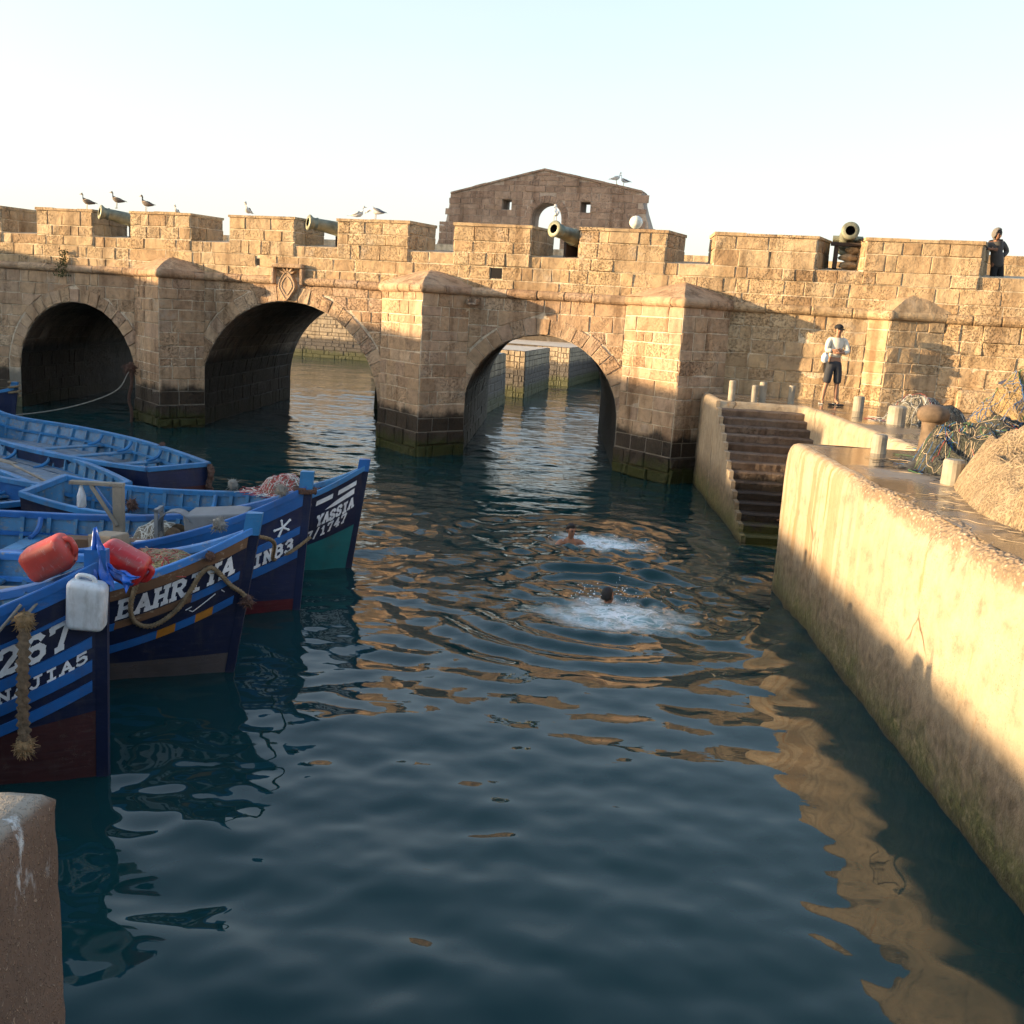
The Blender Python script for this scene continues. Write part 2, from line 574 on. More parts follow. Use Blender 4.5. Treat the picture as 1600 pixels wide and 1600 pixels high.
VT = 0.42     # depth of the arch ring
rg = random.Random(3)
for ai, (c, zc, r) in enumerate(ARCH):
    # ring of voussoirs
    n = int(math.pi * r / 0.30)
    for i in range(n):
        a0, a1 = math.pi * i / n, math.pi * (i + 1) / n
        th = VT * rg.uniform(0.88, 1.06)
        c4 = [(c - rr * math.cos(a), zc + rr * math.sin(a)) for rr, a in ((r, a1), (r, a0), (r + th, a0), (r + th, a1))]
        P4 = [bp(u, 0, z) for u, z in c4]
        obj('voussoir', stone_patch(P4[0], P4[1], P4[2], P4[3], BN, gap=0.02, proud=0.03, rough=0.012, rg=rg) if False else
            stone_patch(P4[1], P4[0], P4[3], P4[2], BN, gap=0.02, proud=0.03 + rg.uniform(-.01, .012), rough=0.014, rg=rg), STONE, bridge, True)
    # blocks of the vault, on the side that shows
    prof = [(c - r, z) for z in courses(0.0, zc, 0.36, rg)]
    m = max(3, int(r * 1.75 / 0.40))
    prof += [(c - r * math.cos(1.75 * i / m), zc + r * math.sin(1.75 * i / m)) for i in range(1, m + 1)]
    depth = (4.0, 9.4, 7.0)[ai]
    for j in range(len(prof) - 1):
        (ua, za), (ub, zb) = prof[j], prof[j + 1]
        d = splits(0.02, depth, 0.85, rg, rg.uniform(0.4, 1))
        mid = Vector((0, 0, 0))
        ang = math.atan2((za + zb) / 2 - zc, c - (ua + ub) / 2) if za >= zc - 1e-6 else 0
        nn = BD * math.cos(ang) - Vector((0, 0, math.sin(ang)))
        for k in range(len(d) - 1):
            y0, y1 = Vector((0, d[k], 0)), Vector((0, d[k + 1], 0))
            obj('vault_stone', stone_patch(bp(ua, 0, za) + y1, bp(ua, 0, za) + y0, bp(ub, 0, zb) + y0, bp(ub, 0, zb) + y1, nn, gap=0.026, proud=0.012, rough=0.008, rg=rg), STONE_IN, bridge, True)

# piers with pointed cutwaters
PIERS = [(-12.50, -10.82, -10.20, 1.18), (-4.83, -3.14, -2.40, 1.3), (1.63, 3.20, 4.12, 1.28)]


def cutwater(parent, uL, uT, uR, p, z0, seed, mat, mort, zt=ZS - 0.06):
    L, Tn, Rr = bp(uL, 0, 0), bp(uT, p, 0), bp(uR, 0, 0)
    pier = obj('pier', ([tuple(q + Vector((0, 0, z))) for z in (z0, zt) for q in (L, Tn, Rr)], [(0, 1, 4, 3), (1, 2, 5, 4), (3, 4, 5), (2, 0, 3, 5), (2, 1, 0)]), mort, parent, True)
    for k, (A, Bq) in enumerate(((L, Tn), (Tn, Rr))):
        d = (Bq - A)
        ln = d.length
        d.normalize()
        nn = Vector((d.y, -d.x, 0))
        zf = 0.62
        if z0 < 0:
            masonry(pier, A, d, nn, -0.02 if k else 0, ln + (0.0 if k else 0.02), -0.35, zf, 0.31, 0.5, mat, seed * 10 + k, proud=0.075, rough=0.02, bev=0.024, gap=0.03)
            masonry(pier, A, d, nn, 0, ln, zf, zt, 0.33, 0.62, mat, seed * 10 + k + 5, proud=0.012)
        else:
            masonry(pier, A, d, nn, 0, ln, z0, zt, 0.33, 0.62, mat, seed * 10 + k + 5, proud=0.012)
    # weathered pyramid cap
    e = 0.1
    ap = bp((uL + uR) / 2 + 0.12, -0.03, 4.64)
    l2, t2, r2 = bp(uL - e, 0.02, ZS + 0.10), bp(uT, p + e, ZS + 0.08), bp(uR + e, 0.02, ZS + 0.10)
    V, F = [], []
    m = 7
    for A, Bq in ((l2, t2), (t2, r2)):
        k0 = len(V)
        for i in range(m + 1):
            for j in range(m + 1):
                f = j / m
                q = A.lerp(Bq, i / m).lerp(ap, f)
                q = q + Vector((0, 0, 0.05 * math.sin(math.pi * f) + 0.025 * mnoise.noise(q * 3)))
                V.append(tuple(q))
        for i in range(m):
            for j in range(m):
                a = k0 + i * (m + 1) + j
                F.append((a, a + m + 1, a + m + 2, a + 1))
    obj('cap', (V, F), mat, parent, True)
    obj('moulding_stone', xf(blob(0.125, 0.125, 0.118, 0.06, seed, 3), Matrix.Translation(bp(uT, p + 0.02, ZS))), mat, parent, True, True)
    return pier


for i, (a, t, b, p) in enumerate(PIERS):
    cutwater(bridge, a, t, b, p, -2.0, 11 + i, STONE, MORTAR)


def face_block(z):
    out = arch_at(z, VT + 0.015)
    out += [(a, b) for a, t, b, p in PIERS]
    out.sort()
    mg = [out[0]]
    for a, b in out[1:]:
        if a <= mg[-1][1] + 0.06: mg[-1] = (mg[-1][0], max(b, mg[-1][1]))
        else: mg.append((a, b))
    return mg


# spandrels: run each bay by itself so that the courses meet the arch rings
bays = [(-19.5, -12.50, 0), (-10.20, -4.83, 1), (-2.40, 1.63, 2)]
for (ua, ub, k) in bays:
    c, zc, r = ARCH[k]

    def blk(z, c=c, zc=zc, r=r + VT + 0.015):
        if z <= zc: return [(c - r, c + r)]
        if z < zc + r:
            w = math.sqrt(r * r - (z - zc) ** 2)
            return [(c - w, c + w)]
        return [(c, c)]
    masonry(bridge, B0, BD, BN, ua, ub, 0.0, ZS - 0.09, 0.32, 0.62, STONE, 41 + k, blocked=blk)


# string course: rounded moulding, stone by stone
def moulding(parent, pts, mat, seed, r=0.115):
    rg = random.Random(seed)
    for A, Bq in zip(pts, pts[1:]):
        d = Bq - A
        L = d.length
        d.normalize()
        nn = Vector((d.y, -d.x, 0))
        x = 0.0
        while x < L - 0.05:
            w = min(rg.uniform(0.55, 1.05), L - x)
            if L - x - w < 0.3: w = L - x
            rr = r * rg.uniform(0.92, 1.06)
            dz = rg.uniform(-0.008, 0.008)
            V, F = [], []
            m = 8
            for s in (0.006, 0.03, w - 0.03, w - 0.006):
                ee = 0.9 if s in (0.006, w - 0.006) else 1.0
                for i in range(m + 1):
                    a = -math.pi / 2 + math.pi * i / m
                    V.append(tuple(A + d * (x + s) + nn * (0.01 + rr * ee * math.cos(a) * 1.1) + Vector((0, 0, dz + rr * ee * math.sin(a)))))
            for s in range(3):
                for i in range(m):
                    a = s * (m + 1) + i
                    F.append((a, a + m + 1, a + m + 2, a + 1))
            F.append(tuple(range(m + 1)))
            F.append(tuple(reversed(range(3 * (m + 1), 4 * (m + 1)))))
            obj('moulding_stone', (V, F), mat, parent, True)
            x += w


def sc(u, off=0.0): return bp(u, off, ZS)


moulding(bridge, [sc(-19.5), sc(PIERS[0][0]), sc(PIERS[0][1], PIERS[0][3]), sc(PIERS[0][2]), sc(-7.97)], STONE, 61)
moulding(bridge, [sc(-7.18), sc(PIERS[1][0]), sc(PIERS[1][1], PIERS[1][3]), sc(PIERS[1][2]), sc(PIERS[2][0]), sc(PIERS[2][1], PIERS[2][3]), sc(PIERS[2][2])], STONE, 62)


# carved shield over the middle arch with its raised hood
def slab(outline, z0, z1, bev=0.02):
    """outline (u, z) -> relief slab from off z0 to z1"""
    n = len(outline)
    cu, cz = sum(a for a, b in outline) / n, sum(b for a, b in outline) / n
    V = [tuple(bp(u, z0, z)) for u, z in outline] + [tuple(bp(u, z1 - bev, z)) for u, z in outline]
    V += [tuple(bp(cu + (u - cu) * 0.88, z1, cz + (z - cz) * 0.88)) for u, z in outline]
    F = []
    for k in range(2):
        for i in range(n):
            j = (i + 1) % n
            F.append((k * n + i, k * n + j, (k + 1) * n + j, (k + 1) * n + i))
    F.append(tuple(2 * n + i for i in range(n)))
    return V, F


def sh(w, h, cu, cz):
    pts = []
    for a in range(28):
        t = 2 * math.pi * a / 28
        x, y = math.sin(t), math.cos(t)
        wob = 1 + 0.06 * math.cos(4 * t)
        pts.append((cu + w * x * wob * (1 if y > -0.2 else (1 - 0.35 * (-y - 0.2))), cz + h * y * wob))
    return pts


shield = obj('carved_shield', slab(sh(0.24, 0.36, -7.57, 4.02), 0.0, 0.13, 0.04), STONE, bridge, True)
obj('shield_rim', join(*[tube([bp(u, 0.13, z) for u, z in sh(s * 0.24, s * 0.36, -7.57, 4.02) + sh(s * 0.24, s * 0.36, -7.57, 4.02)[:1]], 0.018, 6, False) for s in (0.93, 0.62)]), STONE, shield, True, True)
for k in (-2, -1, 0, 1, 2):
    a = k * 0.62
    b0 = (-7.57, 4.33)
    tip = (b0[0] + 0.25 * math.sin(a), b0[1] + 0.17 * math.cos(a) + 0.02)
    m = (b0[0] + 0.15 * math.sin(a - .25), b0[1] + 0.12 * math.cos(a - .25))
    m2 = (b0[0] + 0.15 * math.sin(a + .25), b0[1] + 0.12 * math.cos(a + .25))
    obj('carved_leaf', slab([b0, m2, tip, m][::-1], 0.02, 0.13, 0.03), STONE, shield, True)
obj('hood', join(box(0, 0.09, -0.16, 0, 0, 0.42, 0.02)), STONE, bridge, loc=bp(-8.05, 0, 4.06) - wloc(bridge)).rotation_euler = (0, 0, -BA)
obj('hood', join(box(0, 0.09, -0.16, 0, 0, 0.42, 0.02)), STONE, bridge, loc=bp(-7.18, 0, 4.06) - wloc(bridge)).rotation_euler = (0, 0, -BA)
obj('hood', join(box(0, 0.96, -0.19, 0, 0, 0.11, 0.03)), STONE, bridge, loc=bp(-8.05, 0, 4.485) - wloc(bridge)).rotation_euler = (0, 0, -BA)
# stone water spout
DARK = G('hole_shade_black', 0.95, (0.012, 0.01, 0.009)).m  # near-black colour standing in for the shade inside holes
obj('spout', join(box(-0.13, 0.13, -0.34, 0.02, 0, 0.05, 0.012), box(-0.13, -0.08, -0.3, 0.02, 0.052, 0.13, 0.012), box(0.08, 0.13, -0.3, 0.02, 0.052, 0.13, 0.012)), STONE, bridge, loc=bp(-2.25, 0, 3.86) - wloc(bridge)).rotation_euler = (0.12, 0, -BA)
# deck of the bridge and the platform behind
obj('deck', ([tuple(bp(u, 0, 4.62) + Vector((0, y, 0))) for u, y in ((U_L, 0.6), (28, 0.6), (28, BW), (U_L, BW))], [(0, 1, 2, 3)]), MORTAR_R, bridge, True)

# ================================================================== BATTLEMENT
batt = empty('battlement', bp(-3, 0, ZS), 0, 'sunlit crenellated sandstone parapet with square merlons along the bridge top', 'parapet')
SILL = 5.09
MT = 5.74
MER = [(-19.1, -17.1), (-15.81, -13.86), (-12.58, -10.63), (-9.40, -7.42), (-6.15, -4.13), (-2.89, -0.87), (0.36, 2.47), (3.60, 5.88), (6.93, 9.32)]
WT = 1.1


def prism(bot, top, z0, z1):
    n = len(bot)
    V = [(p[0], p[1], z0) for p in bot] + [(p[0], p[1], z1) for p in top]
    F = [tuple(reversed(range(n))), tuple(range(n, 2 * n))]
    for i in range(n):
        j = (i + 1) % n
        F.append((i, j, n + j, n + i))
    return V, F


def bq(u, off): return bp(u, off, 0)


# low wall with sloping sills
V, F = [], []
ue = 26.0
cs = [(0.0, ZS), (0.0, SILL - 0.02), (-WT, SILL + 0.10), (-WT, ZS)]
for u in (U_L, ue):
    V += [tuple(bp(u, o, z)) for o, z in cs]
F = [(0, 4, 5, 1), (1, 5, 6, 2), (2, 6, 7, 3)]
obj('wall_core', (V, F), MORTAR_R, batt, True)
hole = [(-1.90, -1.58, 4.50, 4.76), (-8.59, -8.47, 4.52, 4.70)]


def hb(z):
    return [(a, b) for a, b, c, d in hole if c - 0.02 < z < d + 0.02]


masonry(batt, B0, BD, BN, -19.5, 14.0, ZS + 0.09, 4.47, 0.32, 0.66, STONE_R, 71)
for (a, b) in ((-19.5, -8.59), (-8.47, -1.90), (-1.58, 14.0)):
    masonry(batt, B0, BD, BN, a, b, 4.47, 4.79, 0.32, 0.66, STONE_R, 72 + int(a))
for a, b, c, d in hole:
    obj('hole_shade_plate', prism([bq(a + .01, .004), bq(b - .01, .004), bq(b - .01, -.0), bq(a + .01, -.0)], [bq(a + .01, .004), bq(b - .01, .004), bq(b - .01, -.0), bq(a + .01, -.0)], c, d), DARK, batt, True)  # thin dark plate painted as the shade of a hole, no recess behind
for (a0, b0), (a1, b1) in zip(MER, MER[1:] + [(14.0, 15)]):
    masonry(batt, B0, BD, BN, b0 - 0.02, a1 + 0.02, 4.79, SILL - 0.01, 0.3, 0.6, STONE_R, 80 + int(b0 * 3))
SP = 0.26
rgm = random.Random(5)
for i, (a, b) in enumerate(MER):
    foot = [bq(a, 0.03), bq(b, 0.03), bq(b + SP, -WT), bq(a - SP, -WT)]
    mer = obj('merlon', prism(foot, foot, 4.80, MT), MORTAR_R, batt, True)
    masonry(mer, bp(0, 0.03, 0), BD, BN, a, b, 4.80, MT, 0.31, 0.58, STONE_R, 90 + i, proud=0.022)
    for (q0, q1, k) in ((b, b + SP, 0), (a, a - SP, 1)):
        if k and i < 5: continue
        A, Bq = (bp(q0, 0.03, 0), bp(q1, -WT, 0)) if k == 0 else (bp(q1, -WT, 0), bp(q0, 0.03, 0))
        d = Bq - A
        L = d.length
        d.normalize()
        masonry(mer, A, d, Vector((d.y, -d.x, 0)), 0.0, L, SILL + 0.02, MT, 0.32, 0.55, STONE_R, 120 + i * 2 + k, proud=0.012)
    # coping slabs
    x = a - 0.03
    while x < b - 0.01:
        w = min(rgm.uniform(0.6, 1.0), b + 0.03 - x)
        if b - x - w < 0.35: w = b + 0.03 - x
        fa, fb = (x - a) / (b - a), (x + w - a) / (b - a)
        ln = lambda f: a - SP + (b - a + 2 * SP) * f
        ft = [bq(x + .004, 0.075 + rgm.uniform(-.01, .01)), bq(x + w - .004, 0.075), bq(ln(fb) - .004, -WT - .02), bq(ln(fa) + .004, -WT - .02)]
        h = 0.075 + rgm.uniform(-.012, .012)
        obj('coping', prism(ft, ft, MT + 0.004, MT + h), STONE_R, mer, True)
        x += w

# rear parapet of the platform and inner wall on the right
rear = empty('rear_parapet', bp(-2, -9, 4.6), 0, 'plain low stone wall behind the gun platform, seen through the crenel gaps', 'wall')
obj('wall_core', prism([bq(-19.8, -9.0), bq(20, -9.0), bq(20, -9.5), bq(-19.8, -9.5)], [bq(-19.8, -9.0), bq(20, -9.0), bq(20, -9.5), bq(-19.8, -9.5)], 4.6, 5.86), MORTAR_R, rear, True)
for (a, b) in ((-17.2, -15.4), (-10.6, -8.6), (-5.2, -3.4), (1.5, 3.0), (5.8, 7.6)):
    masonry(rear, bp(0, -9.0, 0), BD, BN, a, b, 4.9, 5.86, 0.3, 0.6, STONE_R, 150 + int(a), proud=0.015)
inner = empty('inner_wall', bp(11, -5, 4.6), 0, 'sunlit rubble wall behind the hooded person at the right end', 'wall')
obj('wall_core', prism([bq(9.9, -5), bq(18, -5), bq(18, -5.5), bq(9.9, -5.5)], [bq(9.9, -5), bq(18, -5), bq(18, -5.5), bq(9.9, -5.5)], 4.6, 5.93), MORTAR_R, inner, True)
masonry(inner, bp(0, -5, 0), BD, BN, 9.9, 13.5, 4.7, 5.93, 0.34, 0.6, STONE_R, 170, proud=0.03, rough=0.025)

# ================================================================== RAMPART (shore wall to the right)
ramp = empty('rampart_wall', bp(8, 0, 2.15), 0, 'weathered sandstone rampart rising behind the quay, lit by low sun', 'wall')
V = [tuple(bp(u, o, z)) for u in (U_R, 26.0) for o, z in ((0, -2), (0, ZS), (-9, ZS), (-9, -2))]
obj('wall_core', (V, [(0, 4, 5, 1), (1, 5, 6, 2), (2, 6, 7, 3), (0, 1, 2, 3)]), MORTAR_R, ramp, True)
masonry(ramp, B0, BD, BN, 4.08, 7.18, 2.1, ZS - 0.09, 0.33, 0.6, STONE_R, 181, rough=0.022, proud=0.02)
masonry(ramp, B0, BD, BN, 8.78, 14.0, 2.1, ZS - 0.09, 0.31, 0.68, STONE_R, 182, rough=0.02, proud=0.02)
cutwater(ramp, 7.18, 7.62, 8.78, 0.34, 1.9, 23, STONE_R, MORTAR_R)
moulding(ramp, [sc(4.12), sc(7.18), sc(7.62, 0.34), sc(8.78), sc(14.0)], STONE_R, 64)
obj('plinth', box(0, 1.9, -0.35, 0, 0, 0.5, 0.08), STONE_R, ramp, loc=bp(9.2, 0, 2.14) - wloc(ramp)).rotation_euler = (0, 0, -BA)

# ================================================================== GABLE WALL on the platform
gable = empty('gable_wall', bp(-3.3, -9.2, 4.62), 0, 'shaded brown stone gable with an arched opening and two square windows', 'wall')
GO = -9.3
gout = [(-7.15, 4.62), (0.72, 4.62), (0.45, 6.2), (0.28, 6.75), (0.1, 7.2), (0.02, 7.45), (-0.02, 7.78), (-1.7, 8.1), (-3.39, 8.42), (-5.0, 8.02), (-6.72, 7.58), (-6.76, 7.2), (-6.85, 6.7), (-7.05, 6.2), (-7.15, 5.9)]


def gtop(u):
    if u <= -6.74: return 5.8 + (u + 7.15) / 0.41 * 1.7 if u > -7.15 else 5.0
    if u <= -3.39: return 7.58 + (u + 6.72) / 3.33 * 0.84
    if u <= -0.02: return 8.42 - (u + 3.39) / 3.37 * 0.64
    return max(5.0, 7.6 - (u + 0.02) * 3.4)


gopen = [(-4.66 - .17, -4.66 + .17, 7.12, 7.46), (-1.90 - .17, -1.90 + .17, 7.10, 7.45)]
gac, gaz, gar = -3.22, 6.86, 0.52


def gable_core():
    bm = bmesh.new()
    def vv(u, o, z): return bm.verts.new(bp(u, o, z))
    loops = [gout]
    for a, b, c, d in gopen: loops.append([(a, c), (b, c), (b, d), (a, d)])
    al = [(gac - gar, 5.0), (gac + gar, 5.0), (gac + gar, gaz)] + [(gac + gar * math.cos(math.pi * i / 14), gaz + gar * math.sin(math.pi * i / 14)) for i in range(1, 14)] + [(gac - gar, gaz)]
    loops.append(al)
    for o in (0.0, -0.85):
        eds = []
        for lp in loops:
            vs_ = [vv(u, GO + o, z) for u, z in lp]
            for i in range(len(vs_)): eds.append(bm.edges.new((vs_[i], vs_[(i + 1) % len(vs_)])))
        bmesh.ops.triangle_fill(bm, use_beauty=True, use_dissolve=False, edges=eds)
    for lp in loops:
        n = len(lp)
        for i in range(n):
            (u0, z0), (u1, z1) = lp[i], lp[(i + 1) % n]
            bm.faces.new([vv(u0, GO, z0), vv(u1, GO, z1), vv(u1, GO - .85, z1), vv(u0, GO - .85, z0)])
    bmesh.ops.remove_doubles(bm, verts=bm.verts[:], dist=1e-4)
    bmesh.ops.recalc_face_normals(bm, faces=bm.faces[:])
    r = from_bm(bm)
    bm.free()
    return r


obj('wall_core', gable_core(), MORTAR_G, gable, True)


def gblk(z):
    o = [(a, b) for a, b, c, d in gopen if c < z < d]
    rr = gar + 0.26
    if z < gaz: o.append((gac - gar - 0.02, gac + gar + 0.02))
    elif z < gaz + rr:
        w = math.sqrt(rr * rr - (z - gaz) ** 2)
        o.append((gac - w, gac + w))
    return sorted(o)


# courses set so that the window heads and sills fall on bed joints
for (z0, z1) in ((5.9, 7.11), (7.11, 7.46), (7.46, 8.42)):
    zc_ = courses(z0, z1, 0.2, random.Random(int(z0 * 10)))
    for k in range(len(zc_) - 1):
        za, zb = zc_[k], zc_[k + 1]
        bl = gblk((za + zb) / 2)
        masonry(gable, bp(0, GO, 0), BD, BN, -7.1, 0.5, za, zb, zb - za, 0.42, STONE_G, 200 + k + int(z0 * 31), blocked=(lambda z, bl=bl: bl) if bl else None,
                top=lambda u: gtop(u) - 0.02, proud=0.012, rough=0.006, gap=0.016, bev=0.008)
nv_ = 11
for i in range(nv_):
    a0, a1 = math.pi * i / nv_, math.pi * (i + 1) / nv_
    c4 = [bp(gac - rr * math.cos(a), GO, gaz + rr * math.sin(a)) for rr, a in ((gar, a0), (gar, a1), (gar + .25, a1), (gar + .25, a0))]
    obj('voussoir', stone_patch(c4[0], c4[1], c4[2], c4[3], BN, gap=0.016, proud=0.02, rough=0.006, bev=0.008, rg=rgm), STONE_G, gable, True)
# coping along the rake
for (ua, za), (ub, zb) in ((gout[10], gout[9]), (gout[9], gout[8]), (gout[8], gout[7]), (gout[7], gout[6])):
    n = 4
    for i in range(n):
        f0, f1 = i / n + .004, (i + 1) / n - .004
        q = [(ua + (ub - ua) * f, za + (zb - za) * f) for f in (f0, f1)]
        dz = rgm.uniform(0, .02)
        V = [tuple(bp(u, o, z + h)) for (u, z) in q for o, h in ((GO + .06, .003), (GO + .06, .06 + dz), (GO - .9, .06 + dz), (GO - .9, .003))]
        obj('coping', (V, [(0, 4, 5, 1), (1, 5, 6, 2), (2, 6, 7, 3), (3, 7, 4, 0), (0, 1, 2, 3), (7, 6, 5, 4)]), STONE_G, gable, True)

# ================================================================== QUAYS
ZQ = 2.15


def quay_wall_mat():
    g = G('quay_concrete', 0.85, spec=0.3)
    p = g.pos()
    xyz = g.n('SeparateXYZ', {0: p})
    z, y = xyz.outputs[2], xyz.outputs[1]
    c = g.ramp(g.noise(p, 0.8, 3), [(0.3, (0.36, 0.275, 0.18)), (0.7, (0.45, 0.35, 0.235))])
    c = g.mix(1.0, c, g.ramp(g.noise(p, 5, 6, 0.72), [(0.25, 0.50), (0.47, 0.95), (0.8, 1.2)]), 'MULTIPLY')
    # exposed aggregate specks
    vo = g.n('TexVoronoi', {'Vector': p, 'Scale': 38.0}).outputs['Distance']
    sp = g.math('MULTIPLY', g.ramp(vo, [(0.14, 1.0), (0.30, 0.0)]), g.ramp(g.noise(p, 2.4, 5, 0.7), [(0.46, 0.0), (0.58, 0.9)]))
    c = g.mix(sp, c, (0.22, 0.16, 0.10))
    # vertical run-off streaks
    st = g.noise(g.scaled(p, (3.2, 3.2, 0.12)), 2.0, 5, 0.6)
    c = g.mix(1.0, c, g.ramp(st, [(0.28, 0.82), (0.44, 1.0)]), 'MULTIPLY')
    # brown spill stains that start at the lip, near the far end
    far = g.ramp(g.math('DIVIDE', y, 24.0), [(0.40, 0.0), (0.50, 1.0), (0.592, 1.0), (0.60, 0.25)])
    st2 = g.ramp(g.noise(g.scaled(p, (2.3, 2.3, 0.05)), 2.4, 3), [(0.47, 0.0), (0.53, 1.0)])
    c = g.mix(g.math('MULTIPLY', g.math('MULTIPLY', far, st2), 0.7), c, (0.28, 0.175, 0.085))
    rust = g.ramp(g.noise(g.scaled(p, (1.7, 1.7, 0.25)), 3.1, 4), [(0.66, 0.0), (0.74, 0.8)])
    c = g.mix(rust, c, (0.38, 0.19, 0.06))
    # worn lip along the near stretch: coarse brown aggregate shows
    lipn = g.noise(p, 2.0, 5, 0.7)
    lip = g.math('MULTIPLY', g.ramp(g.math('ADD', g.math('SUBTRACT', z, 1.3), g.math('MULTIPLY', g.math('SUBTRACT', lipn, 0.5), 0.7)), [(0.62, 0.0), (0.76, 1.0)]), g.ramp(g.math('DIVIDE', y, 24.0), [(0.44, 1.0), (0.49, 0.0)]))
    agg = g.n('TexVoronoi', {'Vector': p, 'Scale': 26.0})
    aggc = g.mix(g.ramp(agg.outputs['Distance'], [(0.2, 0.0), (0.5, 1.0)]), g.ramp(g.n('SeparateColor', {0: agg.outputs['Color']}).outputs[0], [(0.2, (0.24, 0.13, 0.07)), (0.6, (0.42, 0.29, 0.18)), (0.9, (0.55, 0.45, 0.34))]), (0.12, 0.075, 0.045))
    c = g.mix(g.math('MULTIPLY', lip, 0.6), c, aggc)
    # cracks
    ck = g.n('TexVoronoi', {'Vector': g.n('Mapping', {'Vector': g.mix(0.18, p, g.n('TexNoise', {'Vector': p, 'Scale': 2.5}).outputs['Color']), 'Scale': (0.9, 0.9, 0.55)}).outputs[0], 'Scale': 1.0}, feature='DISTANCE_TO_EDGE').outputs['Distance']
    crack = g.math('MULTIPLY', g.ramp(ck, [(0.0, 1.0), (0.012, 0.0)]), g.ramp(g.noise(p, 1.1, 3), [(0.5, 0.0), (0.6, 1.0)]))
    c = g.mix(crack, c, (0.10, 0.06, 0.03))
    # tide zone: dark wet band, weed below
    nz = g.math('SUBTRACT', g.noise(p, 1.4, 6, 0.62), 0.5)
    zz = g.math('ADD', z, g.math('MULTIPLY', nz, 0.55))
    wet = g.ramp(g.math('DIVIDE', zz, 1.3), [(0.42, 1.0), (0.74, 0.0)])
    c = g.mix(g.math('MULTIPLY', wet, 0.92), c, g.ramp(g.noise(p, 9, 6), [(0.35, (0.10, 0.072, 0.045)), (0.65, (0.25, 0.185, 0.12))]))
    wz = g.math('ADD', z, g.math('MULTIPLY', g.math('SUBTRACT', g.noise(p, 3.4, 5, 0.65), 0.5), 1.0))
    weed = g.ramp(wz, [(0.10, 1.0), (0.55, 0.0)])
    wc = g.ramp(g.noise(p, 16, 5), [(0.3, (0.04, 0.034, 0.016)), (0.5, (0.085, 0.09, 0.025)), (0.62, (0.16, 0.14, 0.06)), (0.75, (0.30, 0.235, 0.15))])
    c = g.mix(g.math('MULTIPLY', weed, 0.9), c, wc)
    low = g.ramp(z, [(0.0, 1.0), (0.16, 0.0)])
    c = g.mix(g.math('MULTIPLY', low, 0.75), c, (0.035, 0.026, 0.016))
    h = g.math('ADD', g.noise(p, 9, 5, 0.7), g.math('MULTIPLY', g.noise(p, 50, 2), 0.3))
    h = g.math('SUBTRACT', h, g.math('MULTIPLY', crack, 0.5))
    h = g.math('SUBTRACT', h, g.math('MULTIPLY', lip, g.math('MULTIPLY', agg.outputs['Distance'], 1.6)))
    h = g.math('ADD', h, g.math('MULTIPLY', weed, g.math('MULTIPLY', g.noise(p, 24, 5), 0.9)))
    return g.out(c, g.ramp(wet, [(0.0, 0.88), (1.0, 0.5)]), g.bump(h, 0.7, 0.03))


def quay_top_mat():
    g = G('wet_quay_paving', 0.4, spec=0.5)
    p = g.pos()
    c = g.ramp(g.noise(p, 1.1, 6), [(0.3, (0.20, 0.15, 0.105)), (0.7, (0.30, 0.235, 0.165))])
    c = g.mix(1.0, c, g.ramp(g.noise(p, 14, 7, 0.6), [(0.3, 0.75), (0.7, 1.15)]), 'MULTIPLY')
    wet = g.ramp(g.noise(p, 0.55, 4), [(0.46, 1.0), (0.70, 0.0)])
    c = g.mix(g.math('MULTIPLY', wet, 0.65), c, (0.085, 0.055, 0.034))
    r = g.mix(wet, g.ramp(g.noise(p, 6, 4), [(0.3, 0.42), (0.7, 0.62)]), (0.07, 0.07, 0.07))
    return g.out(c, r, g.bump(g.noise(p, 20, 4), 0.08, 0.02))


QW, QT = quay_wall_mat(), quay_top_mat()
EDGE = [(3.35, -9.0), (3.35, 14.16), (5.2, 14.16), (5.2, 21.12), (3.4, 21.12), (3.4, 24.3)]


